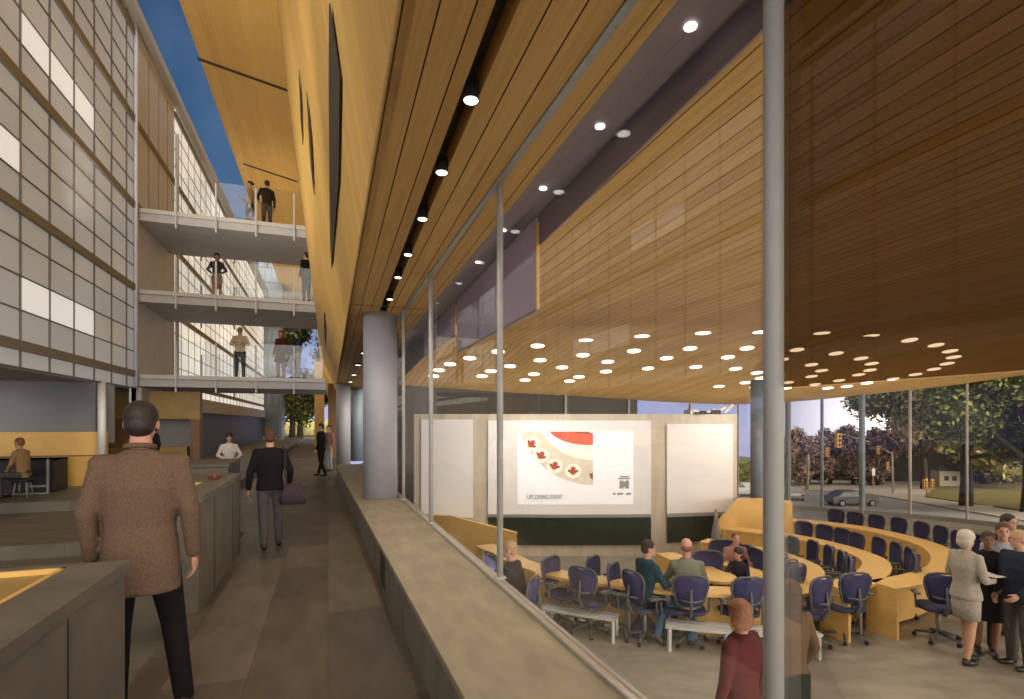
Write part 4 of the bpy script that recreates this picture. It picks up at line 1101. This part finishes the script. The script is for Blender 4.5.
    for q_ in 'LR':
        t = MB(); a_ = J['an'+q_]; d_ = (a_-J['kn'+q_])
        t.ell(a_+Vector((0, .06, -.055)), (.042, .125, .036)); t.capsule(a_+Vector((0, -.03, -.045)), .038, a_+Vector((0, 0, -.01)), .042)
        t.build('shoe', 'leather', r, True, remesh=.012, sm=1)
    if extras: extras(r, J, HM, hl)
    return r
def gp(u, v, z): p = at_z(u, v, z); return (p.x, p.y, z)
def dp(u, D, z): p = at_D(u, HV, D); return (p.x, p.y, z)
AWAY = 0.0
# man in tweed jacket, nearest
def tweed_extra(r, J, HM, hl):
    nk = J['neck']
    c = MB().tube([nk+Vector((.066*math.cos(a), -.006+.064*math.sin(a), .022-.012*math.sin(a))) for a in [2*PI*i/18 for i in range(19)]], .015, 8)
    c.build('collar', 'tweed', r, True)
person('man in a brown tweed jacket and black trousers seen from behind, nearest on the walkway', dp(141, 3.16, 0), .06, 1.88,
       dict(elL=(-.238, -.03, 1.14), elR=(.238, -.03, 1.14), wrL=(-.235, .05, .88), wrR=(.245, .05, .87), shL=(-.188, 0, 1.41), shR=(.188, 0, 1.41),
            knL=(-.115, .02, .49), knR=(.135, .10, .49), anL=(-.11, -.02, .09), anR=(.20, .02, .09)),
       'skin_pink', ('short', 'hair_dark'), ('jacket', 'tweed', .70), ('trousers', 'black_cloth'), vox=.010, extras=tweed_extra)
# second man with bag
def bag_extra(r, J, HM, hl): pass
m2 = dp(270, 7.35, 0)
person('man in black jacket walking away past the stone counter, dark bag on his shoulder', m2, .1, 1.66,
       dict(anL=(-.08, -.10, .10), anR=(.12, .20, .09), knL=(-.09, .02, .49), knR=(.11, .12, .50), elL=(-.26, -.02, 1.12), wrL=(-.28, .0, .88), elR=(.27, -.06, 1.14), wrR=(.27, .08, .95)),
       'skin', ('short', 'hair_brown'), ('jacket', 'black_cloth', .86), ('trousers', 'grey_trousers'), vox=.014)
bg_ = empty('shoulder_bag', (m2[0]+.30, m2[1]-.10, .62)); tag(bg_, 'dark plum bag carried at the side of the second walking man', 'bag')
MB().loft([((0, 0, 0), .17, .07), ((0, 0, .12), .165, .08), ((0, 0, .27), .10, .05)], 16, 3).build('body', 'plum_bag', bg_, True)
MB().tube([(-.07, .03, .25), (-.11, .04, .45), (-.10, .05, .72), (-.14, .06, .80)], .010, 6).build('strap', 'plum_bag', bg_, True)
person('man in a dark suit standing far down the walkway', dp(321, 17.3, 0), 1.2, 1.72, dict(anL=(-.08, -.18, .09), anR=(.1, .12, .09), knL=(-.09, -.02, .49)), 'skin', ('short', 'hair_dark'), ('jacket', 'black_cloth', .82), ('trousers', 'black_cloth'), vox=.02, headturn=.5)
person('person in a pale pinkish top beside the far dark suited man', dp(329, 19, 0), 2.2, 1.66, None, 'skin', ('short', 'hair_dark'), ('shirt', 'pinkish', .95), ('trousers', 'pale_grey'), vox=.022)
# side rooms
person('seated person in a brown shirt before the black desk at far left', (raydir(23, 470).x*13.6/raydir(23, 470).y, 13.6, .2), PI/2-.25, 1.55, sitp(.05, 'lap'), 'skin', ('short', 'hair_red'), ('shirt', 'tan', .6), ('trousers', 'charcoal'), vox=.02, sit=True)
person('dark haired person in black glimpsed over the tweed man shoulder', (at_D(154, HV, 14).x, at_D(154, HV, 14).y, .2), 2.4, 1.50, None, 'skin', ('bob', 'hair_dark'), ('shirt', 'black_cloth', .95), ('trousers', 'black_cloth'), vox=.02, female=True)
person('woman in a white top behind the small far counter', dp(229, 11.0+.9, 0), PI+.3, 1.52, dict(elL=(-.27, .06, 1.16), elR=(.27, .06, 1.16), wrL=(-.12, .25, 1.08), wrR=(.12, .25, 1.08)), 'skin', ('bob', 'hair_dark'), ('shirt', 'white_cloth', .95), ('trousers', 'burgundy'), vox=.02, female=True)
sx_ = raydir(23, 470).x*13.6/raydir(23, 470).y
st_ = empty('low_stool', (sx_, 13.6, .2)); tag(st_, 'low black stool under the seated person at far left', 'stool')
MB().loft([((0, 0, .33), .17, .17), ((0, 0, .345), .19, .19), ((0, 0, .39), .19, .19)], 20).build('seat', 'black', st_, True)
for a_ in range(4):
    q_ = PI/4+a_*PI/2; MB().tube([(.12*math.cos(q_), .12*math.sin(q_), .34), (.17*math.cos(q_), .17*math.sin(q_), 0)], .014, 8).build('leg', 'chair_light', st_, True)
# people on the footbridges
BR = 'people on the footbridges'
def bp(u, dz, D=17.35): p = at_D(u, HV, D); return (p.x, p.y, dz)
person('woman with dark hair in a pale top and black skirt, left on the topmost bridge', bp(250, 7.9), 1.9, 1.70, dict(wrR=(.12, .25, 1.15), elR=(.25, .05, 1.12)), 'skin', ('bun', 'hair_dark'), ('shirt', 'tan', .95), ('skirt', 'black_cloth', .60), vox=.02, female=True, group=BR)
person('man in a dark jacket right on the topmost bridge, seen from the back', bp(267, 7.9), .4, 1.72, dict(elL=(-.28, .04, 1.16), wrL=(-.2, .2, 1.1)), 'skin', ('short', 'hair_dark'), ('shirt', 'black_cloth', .98), ('trousers', 'charcoal'), vox=.02, group=BR)
person('woman in black top and tan skirt alone at the left on the middle bridge', bp(217, 5.56), PI, 1.70, dict(elL=(-.28, .0, 1.16), wrL=(-.13, .12, 1.02), elR=(.28, 0, 1.16), wrR=(.13, .12, 1.02)), 'skin', ('bob', 'hair_dark'), ('shirt', 'black_cloth', .98), ('skirt', 'tan', .55), vox=.02, female=True, group=BR)
person('man in dark clothes at the right end of the middle bridge', bp(306.5, 5.56), .8, 1.72, None, 'skin', ('short', 'hair_dark'), ('jacket', 'black_cloth', .85), ('trousers', 'black_cloth'), vox=.02, group=BR)
person('man in a cream shirt with folded arms on the lowest bridge', bp(240, 3.12), PI, 1.72, dict(elL=(-.27, .04, 1.16), wrL=(.06, .20, 1.20), elR=(.27, .04, 1.16), wrR=(-.06, .22, 1.17)), 'skin', ('short', 'hair_red'), ('shirt', 'cream', .95), ('trousers', 'black_cloth'), vox=.02, group=BR)
person('woman in a burgundy coat on the lowest bridge', bp(281, 3.12), PI-.5, 1.62, None, 'skin', ('long', 'hair_red'), ('coat', 'burgundy', .62), ('trousers', 'pinkish'), vox=.02, female=True, group=BR)
person('person in a dark top and pale trousers at the right on the lowest bridge', bp(297, 3.12), 2.2, 1.60, dict(knR=(.13, .22, .55), anR=(.12, .05, .14)), 'skin', ('bob', 'hair_dark'), ('shirt', 'navy', .95), ('trousers', 'pale_grey'), vox=.02, female=True, group=BR)
# hall people
person('woman in a burgundy coat with reddish hair seen from behind near the thick post', dp(741, 4.1, FZ), .25, 1.66,
       dict(elR=(.26, -.02, 1.12), wrR=(.30, .03, .86), elL=(-.24, -.02, 1.14), wrL=(-.24, .05, .9)), 'skin', ('bob', 'hair_red'), ('coat', 'burgundy', .35), ('none', 'burgundy'), vox=.012, female=True, headturn=-.5)
person('woman with long brown hair in tan top and dark green skirt beside the thick post', dp(791, 4.5, FZ), -.1, 1.69,
       dict(elR=(.25, .0, 1.13), wrR=(.22, .12, .92)), 'skin_brown', ('long', 'hair_brown'), ('shirt', 'tan_dark', 1.06), ('skirt', 'dark_green', .12), vox=.012, female=True, headturn=-.3)
def heels(r, J, HM, hl): pass
GW = dp(966, 6.66, FZ)
person('woman with short grey hair in a light grey suit holding papers', GW, -PI/2-.15, 1.68,
       dict(elR=(.24, .0, 1.14), wrR=(.14, .25, 1.10), elL=(-.24, .02, 1.14), wrL=(-.12, .26, 1.10), anL=(-.06, .12, .09), anR=(.06, -.06, .09), knL=(-.07, .09, .49), knR=(.07, .0, .49)),
       'skin', ('bob', 'hair_grey'), ('jacket', 'light_suit', .86), ('skirt', 'light_suit', .60), vox=.014, female=True)
# paper pad in her hands
hx = Vector(GW)+Matrix.Rotation(-PI/2-.15, 3, 'Z') @ Vector((0, .36, 1.08))
nb_ = empty('open_notebook', hx, -PI/2-.15); tag(nb_, 'open paper notebook in the hands of the grey haired woman', 'notebook')
MB().box((-.15, -.10, 0), (.0, .10, .008), Matrix.Rotation(.12, 4, 'Y')).build('left_page', 'paper', nb_)
MB().box((0, -.10, 0), (.15, .10, .008), Matrix.Rotation(-.12, 4, 'Y')).build('right_page', 'paper', nb_)
person('woman in a long black coat between the grey suited woman and the men', dp(988, 6.95, FZ), 2.2, 1.60,
       dict(elL=(-.25, .02, 1.13), wrL=(-.15, .22, 1.02), anL=(-.06, .06, .09)), 'skin_brown', ('bun', 'hair_dark'), ('coat', 'black_cloth', .50), ('none', 'black_cloth'), vox=.014, female=True)
person('man in shirt and grey trousers listening at the right edge, facing left', dp(1003, 6.95, FZ), PI/2+.6, 1.72,
       dict(elL=(-.27, .08, 1.16), wrL=(-.1, .22, 1.22)), 'skin', ('short', 'hair_brown'), ('shirt', 'shirt_blue', .98), ('trousers', 'charcoal'), vox=.014)
person('blond man in a dark jacket standing at the right border of the photo', dp(1019, 6.55, FZ), PI/2-.3, 1.70,
       dict(elL=(-.27, .05, 1.14), wrL=(-.2, .2, .98)), 'skin', ('short', 'hair_blond'), ('jacket', 'navy', .84), ('trousers', 'charcoal'), vox=.014)
person('bearded looking man turned to the viewer behind the two men at the right edge', dp(1008, 7.6, FZ), PI-.2, 1.72, None, 'skin', ('short', 'hair_dark'), ('jacket', 'dark_suit', .84), ('trousers', 'dark_suit'), vox=.016)
def sitting(lab, u, D, rz, **k):
    p = at_D(u, HV, D); return person(lab, (p.x, p.y, FZ), rz, sit=True, **k)
def on_chair(key, lab, dz=0, **k):
    kk = [q for q in seats if key in q][0]; loc, rz = seats[kk]
    return person(lab, loc, rz+dz, sit=True, **k)
on_chair('holding the blond', 'seated blond man in a dark suit and white shirt just above the parapet rail', h=1.80, pose=sitp(.10, 'desk'), skin='skin_pink', hair=('short', 'hair_blond'), top=('jacket', 'dark_suit', .5), bottom=('trousers', 'dark_suit'), vox=.014, headturn=.3)
on_chair('holding the dark haired', 'seated dark haired man in a teal sweater facing right', h=1.74, pose=sitp(.04, 'desk'), skin='skin', hair=('short', 'hair_dark'), top=('shirt', 'teal_sweater', .5), bottom=('trousers', 'black_cloth'), vox=.014, headturn=-.5)
on_chair('holding the balding', 'seated balding man in a grey green shirt and blue jeans, back to the viewer', h=1.78,
        pose=dict(sitp(.05, 'desk'), knL=(-.30, .05, .50), anL=(-.40, -.04, .09), knR=(.12, .30, .50), anR=(.03, -.10, .09)), skin='skin_pink', hair=('bald', 'hair_red'), top=('shirt', 'grey_green', .5), bottom=('trousers', 'jeans'), vox=.014)
sitting('small seated person with red hair in front of the right gold partition', 735, 8.9, PI-.4, h=1.5, pose=sitp(.02, 'desk'), skin='skin_pink', hair=('short', 'hair_red'), top=('shirt', 'pinkish', .5), bottom=('trousers', 'black_cloth'), vox=.02)
sitting('small seated person in dark clothes beside the short innermost desk', 739, 8.15, PI/2+.3, h=1.4, pose=sitp(.0, 'desk'), skin='skin', hair=('bob', 'hair_dark'), top=('shirt', 'dark_suit', .5), bottom=('trousers', 'black_cloth'), vox=.02, female=True)
# bag on the floor between the chairs
p = at_z(643, 636, FZ)
b_ = empty('floor_bag', (p.x, p.y, FZ)); tag(b_, 'dark blue bag lying on the floor under the teal sweater man', 'bag')
MB().loft([((0, 0, 0), .16, .10), ((0, 0, .06), .18, .12), ((0, 0, .18), .16, .10), ((0, 0, .26), .09, .05)], 18, 2.6).build('body', 'dark_blue_bag', b_, True)
MB().tube([(-.08, 0, .24), (-.05, 0, .33), (.05, 0, .33), (.08, 0, .24)], .010, 8).build('handle', 'dark_blue_bag', b_, True)

# ================================================================== OUTSIDE
GZ = -1.42
GT = [(0, -1.55), (14, -1.50), (18, -1.55), (27, -2.6), (40, -3.15), (60, -4.4), (200, -14)]
def gz(D):
    for (a, za), (b, zb) in zip(GT, GT[1:]):
        if D <= b: return za+(zb-za)*(D-a)/(b-a)
    return GT[-1][1]
def at_g(u, v, up=0):
    D = 14.0
    while D < 190 and H+(HV-v)/F*D > gz(D)+up: D += .05
    return at_D(u, v, D)
def on_g(u, D): p = at_D(u, HV, D); return Vector((p.x, p.y, gz(D)))
g_ = MB(); Ds = [8, 14, 16, 18, 21, 24, 27, 33, 40, 50, 60, 90, 130, 190]
for a, b in zip(Ds, Ds[1:]):
    q = [Vector((S*D+C*l, C*D-S*l, gz(D))) for D, l in ((a, -90), (a, 140), (b, 140), (b, -90))]; g_.plate([p-Vector((0, 0, .3)) for p in q], (0, 0, .3))
struct(g_.build('ground_street', 'asphalt'))
def gstrip(name, near, far, m, h, nd=10):
    mb = MB(); W_ = nd+1; vs = []
    def lin(L, t):
        x = t*(len(L)-1); i = min(int(x), len(L)-2); f = x-i; return (L[i][0]*(1-f)+L[i+1][0]*f, L[i][1]*(1-f)+L[i+1][1]*f)
    nu = 6*(len(near)-1)
    for i in range(nu+1):
        a, b = lin(near, i/nu), lin(far, i/nu); pa, pb_ = at_g(*a), at_g(*b)
        for k in range(nd+1):
            p = pa.lerp(pb_, k/nd); D = S*p.x+C*p.y; vs.append((p.x, p.y, gz(D)+h))
    n_ = len(vs); vs += [(x, y, z-h-.02) for x, y, z in vs]; fs = []
    for i in range(nu):
        for k in range(nd): a = i*W_+k; fs.append((a, a+W_, a+W_+1, a+1))
        a = i*W_; fs.append((a, n_+a, n_+a+W_, a+W_))
    mb.add(vs, fs); o = mb.build(name, m); struct(o); return o
gstrip('ground_pavement', [(760, 488.5), (800, 490), (870, 494.5), (1024, 522), (1100, 540)], [(760, 480), (800, 480), (870, 480), (1024, 480), (1100, 480)], 'pavement', .05)
gstrip('ground_lawn', [(925, 498), (1024, 512.5), (1100, 525)], [(945, 481), (1024, 479), (1100, 478)], 'grass', .10)
gstrip('trim_lane_line', [(789, 504), (829, 521.5)], [(792, 504), (833, 521.5)], 'lane_paint', .012, 2)
# far end of the atrium
struct(MB().box((-20, 60, -.05), (.9, 66, 0)).build('ground_far_path', 'pavement'))
struct(MB().box((-20, 66, -.05), (.9, 120, .02)).build('ground_far_lawn', 'grass_green'))

def tree(lab, loc, trunk, blobs, n, size, ml, cat='tree', name='leafy_tree', group=None, seed=1):
    rnd = random.Random(seed); t = empty(name, loc); tag(t, lab, cat, group)
    if trunk:
        hh, r = trunk; q = MB().tube([(0, 0, 0), (.05, 0, hh*.4), (-.02, .05, hh)], [r*1.25, r, r*.7], 10)
        for bx, by, bz, br in blobs[:4]: q.tube([(0, 0, hh*.7), (bx*.45, by*.45, (hh*.7+bz)/2), (bx*.8, by*.8, bz)], [r*.5, r*.35, r*.15], 6)
        q.build('trunk', 'bark', t, True)
    f = MB(); core = MB()
    tot = sum(b[3]**2 for b in blobs)
    for bx, by, bz, br in blobs:
        for _ in range(int(n*br*br/tot)):
            d = Vector((rnd.gauss(0, 1), rnd.gauss(0, 1), rnd.gauss(0, 1))).normalized(); c = Vector((bx, by, bz))+d*br*(.70+.35*rnd.random())
            nn = (d+Vector((rnd.gauss(0, .6), rnd.gauss(0, .6), rnd.gauss(0, .6)))).normalized(); a, b = frame_of(nn); s_ = size*(.6+.8*rnd.random())
            th = rnd.random()*PI; a, b = a*math.cos(th)+b*math.sin(th), b*math.cos(th)-a*math.sin(th)
            f.cur = rnd.randrange(len(ml))
            f.add([c-a*s_, c-b*s_*.5, c+a*s_, c+b*s_*.5], [(0, 1, 2, 3)])
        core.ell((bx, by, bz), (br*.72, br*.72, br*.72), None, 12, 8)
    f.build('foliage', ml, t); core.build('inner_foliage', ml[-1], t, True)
    return t
def blobs(rnd, n, R, rz, cz, r0, r1):
    return [(rnd.uniform(-R, R), rnd.uniform(-R, R), cz+rnd.uniform(-rz, rz), rnd.uniform(r0, r1)) for _ in range(n)]
R1_ = random.Random(3)
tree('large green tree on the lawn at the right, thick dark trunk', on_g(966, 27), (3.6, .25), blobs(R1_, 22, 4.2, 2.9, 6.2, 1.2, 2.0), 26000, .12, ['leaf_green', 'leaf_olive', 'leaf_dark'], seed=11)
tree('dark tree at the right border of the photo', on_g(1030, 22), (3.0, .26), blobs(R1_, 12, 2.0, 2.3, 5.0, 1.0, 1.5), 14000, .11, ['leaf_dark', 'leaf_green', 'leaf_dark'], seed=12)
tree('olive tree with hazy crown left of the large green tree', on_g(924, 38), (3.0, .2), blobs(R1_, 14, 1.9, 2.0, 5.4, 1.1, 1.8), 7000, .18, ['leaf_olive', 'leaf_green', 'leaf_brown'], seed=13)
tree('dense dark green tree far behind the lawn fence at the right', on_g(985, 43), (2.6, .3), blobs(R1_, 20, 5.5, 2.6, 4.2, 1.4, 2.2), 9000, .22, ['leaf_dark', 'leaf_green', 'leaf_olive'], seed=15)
LB = ['low brown tree at the left beside the thick post', 'second low brown tree from the thick post', 'third low brown tree, behind the hanging signals', 'fourth low brown tree, behind the grey car', 'fifth low brown tree, left of the olive one']
for k, (u, D, hh) in enumerate(((784, 42, 4.4), (806, 43, 5.0), (830, 44, 5.4), (853, 43, 5.2), (878, 42, 5.0))):
    bl = [(R1_.uniform(-1.3, 1.3), R1_.uniform(-.9, .9), R1_.uniform(.9, hh-.95), R1_.uniform(.6, 1.0)) for _ in range(15)]
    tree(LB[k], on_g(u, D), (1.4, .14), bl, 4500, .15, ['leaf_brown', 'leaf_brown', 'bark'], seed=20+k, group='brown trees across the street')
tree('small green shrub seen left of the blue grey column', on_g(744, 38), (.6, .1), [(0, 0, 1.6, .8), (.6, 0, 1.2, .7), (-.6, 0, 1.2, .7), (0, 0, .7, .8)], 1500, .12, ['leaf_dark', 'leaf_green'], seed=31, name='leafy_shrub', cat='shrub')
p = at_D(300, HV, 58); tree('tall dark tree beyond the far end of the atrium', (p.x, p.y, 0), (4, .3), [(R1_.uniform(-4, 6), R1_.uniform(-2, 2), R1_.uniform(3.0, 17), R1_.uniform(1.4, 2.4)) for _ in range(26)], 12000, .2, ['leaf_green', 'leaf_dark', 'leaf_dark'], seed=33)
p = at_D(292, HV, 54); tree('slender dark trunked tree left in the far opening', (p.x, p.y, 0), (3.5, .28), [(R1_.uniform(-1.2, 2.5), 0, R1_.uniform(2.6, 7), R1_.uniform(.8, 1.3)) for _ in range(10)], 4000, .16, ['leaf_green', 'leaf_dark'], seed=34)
# fence / dark hedge wall behind, house
h_ = empty('cream_house', on_g(951, 40), 0, .38); h_.rotation_euler = (0, 0, -.5); tag(h_, 'small cream building glimpsed between the right trees', 'building')
MB().box((-2.0, 0, 0), (1.6, 3, 3.2)).build('wall', 'house_cream', h_)
MB().add([(-2.2, -.2, 3.2), (1.8, -.2, 3.2), (1.8, 3.2, 3.2), (-2.2, 3.2, 3.2), (-1.2, 1.5, 4.2), (.8, 1.5, 4.2)], [(0, 1, 5, 4), (1, 2, 5), (2, 3, 4, 5), (3, 0, 4), (3, 2, 1, 0)]).build('roof', 'charcoal', h_)
MB().box((-1.2, -.03, 1.3), (-.4, 0, 2.2)).box((.2, -.03, 1.3), (1.0, 0, 2.2)).build('window', 'car_glass', h_)
fa, fb_ = at_D(770, HV, 52), at_D(1100, HV, 44)
o = MB().prism([(fa.x, fa.y), (fb_.x, fb_.y), (fb_.x+.2, fb_.y+.2), (fa.x+.2, fa.y+.2)], gz(48)-.6, gz(48)+3.6).build('timber_fence', 'fence_dark'); tag(o, 'long dark timber fence behind the trees across the street', 'fence')

hb_ = empty('garden_hedge', (0, 76, 0)); tag(hb_, 'pale green hedge far beyond the end of the walkway', 'hedge')
q = MB()
for k in range(9): q.ell((-9+1.3*k, 0, .9), (1.0, .8, 1.1+.2*(k % 2)))
q.build('foliage', 'leaf_olive', hb_, True, remesh=.25)
# ---- cars
def car(lab, loc, rz, m, s=1.0):
    c = empty('car', loc, rz, s); tag(c, lab, 'car', 'cars on the street')
    prof = [(-2.2, .35), (-2.25, .62), (-2.1, .88), (-1.75, .95), (-1.1, 1.38), (.25, 1.40), (1.0, .98), (1.95, .84), (2.2, .62), (2.2, .35)]
    def sec(y, k, kz=1): return [(x*(1 if z < .97 else k), y, z*kz if z < 1 else z) for x, z in prof]
    ys_ = [(-.86, .96), (-.80, 1), (.80, 1), (.86, .96)]
    vs = []; n = len(prof)
    for y, k in ys_:
        for x, z in prof:
            yy = y*(1 if z < .97 else .80); zz = z if abs(y) < .83 else .35+(z-.35)*.97
            vs.append((x*k, yy, zz))
    fs = [tuple(range(n))[::-1], tuple(range(3*n, 4*n))]
    for j in range(3):
        for i in range(n): fs.append((j*n+i, j*n+(i+1) % n, (j+1)*n+(i+1) % n, (j+1)*n+i))
    MB().add(vs, fs).build('car_body', m, c, bevel=.04)
    MB().add([(.98, -.62, 1.0), (.98, .62, 1.0), (.34, .58, 1.36), (.34, -.58, 1.36)], [(0, 1, 2, 3)]).add([(-1.66, -.62, 1.0), (-1.66, .62, 1.0), (-1.14, .58, 1.35), (-1.14, -.58, 1.35)], [(3, 2, 1, 0)]).build('windscreen', 'car_glass', c, loc=(.03, 0, .012))
    for sy in (-1, 1):
        MB().plate([(-1.45, sy*.72, 1.0), (.85, sy*.72, 1.0), (.25, sy*.665, 1.33), (-1.05, sy*.665, 1.33)], (0, sy*.02, 0)).build('side_window', 'car_glass', c)
        for x in (-1.4, 1.4):
            w_ = MB().tube([(x, sy*.66, .33), (x, sy*.89, .33)], .33, 20).build('wheel', 'tyre', c)
            MB().tube([(x, sy*.86, .33), (x, sy*.90, .33)], .19, 14).build('hub_cap', 'chair_light', w_)
        MB().box((2.1, sy*.7-.15, .6), (2.19, sy*.7+.15, .74)).build('headlamp', 'head_lamp', c)
        MB().box((-2.26, sy*.7-.14, .62), (-2.15, sy*.7+.14, .78)).build('tail_lamp', 'tail_lamp', c)
    MB().box((2.18, -.4, .38), (2.23, .4, .52)).build('grille', 'black', c)
    return c
p = at_g(851, 505.5); car('dark grey saloon car driving on the street in mid view', p, -.28, 'car_grey', .58)
p = at_g(793, 499); car('silver car right beside the thick post, tail to the viewer', p, PI/2-.75, 'car_silver', .56)
p = at_g(742, 496); car('white car partly hidden behind the screen wall', p, PI-.3, 'car_white', .6)
# ---- traffic signals
ts = empty('traffic_signal', at_g(807, 490)); tag(ts, 'traffic signal mast whose long arm carries two hanging yellow heads', 'traffic signal')
o_ = Vector(ts.location)
def sp3(u, v): 
    q = at_D(u, v, Vector((S, C, 0)).dot(o_)); return q-o_
MB().tube([(0, 0, 0), sp3(808.5, 462)*1.0, sp3(808, 455)], [.10, .08, .07], 8).build('mast', 'pole_grey', ts, True)
MB().tube([sp3(808, 460), sp3(818, 453), sp3(830, 449)], .035, 6).build('arm', 'pole_grey', ts, True)
def head_(u, v, hpx, parent, base=None):
    cpt = sp3(u, v); hh = hpx/F*Vector((S, C, 0)).dot(o_)/2; w2 = hh*.42
    e_ = MB().box((cpt.x-w2, cpt.y-w2*.6, cpt.z-hh), (cpt.x+w2, cpt.y+w2*.6, cpt.z+hh)).build('signal_head', 'signal_yellow', parent, bevel=.02)
    q = MB()
    for k in (-1, 0, 1): q.tube([(cpt.x, cpt.y-w2*.6, cpt.z+k*hh*.6), (cpt.x, cpt.y-w2*.6-.03, cpt.z+k*hh*.6)], w2*.55, 12)
    q.build('lens', 'black', e_)
head_(838, 440.5, 14, ts); head_(827, 452, 9, ts)
MB().tube([sp3(846, 435), sp3(870, 442)], .03, 6).build('span_arm', 'pole_grey', ts, True)
MB().tube([sp3(838, 433.5), sp3(846, 435)], .03, 6).build('hanger', 'pole_grey', ts, True)
ts2 = empty('traffic_signal', at_g(893, 494)); tag(ts2, 'roadside signal pole with small yellow heads left of the olive tree', 'traffic signal'); o_ = Vector(ts2.location)
MB().tube([(0, 0, 0), sp3(892, 453)], .05, 8).build('mast', 'pole_grey', ts2, True)
head_(887.5, 466, 8, ts2); head_(878, 450, 8, ts2)
MB().tube([sp3(878, 446), sp3(892, 454)], .025, 6).build('arm', 'pole_grey', ts2, True)
ts3 = empty('pedestrian_signal', at_g(927, 497)); tag(ts3, 'short post with clustered yellow signal heads on the pavement', 'traffic signal'); o_ = Vector(ts3.location)
MB().tube([(0, 0, 0), sp3(926.5, 478)], .05, 8).build('mast', 'signal_yellow', ts3, True)
head_(924.5, 484, 9, ts3); head_(932, 484, 9, ts3)
o_ = Vector(at_g(873, 490)); ps = empty('street_sign', o_); tag(ps, 'small white sign on a post in front of the brown trees', 'sign')
MB().tube([(0, 0, 0), sp3(873, 466)], .03, 6).build('post', 'pole_grey', ps)
a = sp3(873, 472); MB().box((a.x-.14, a.y-.05, a.z-.25), (a.x+.14, a.y-.02, a.z+.25)).build('plate', 'car_white', ps)
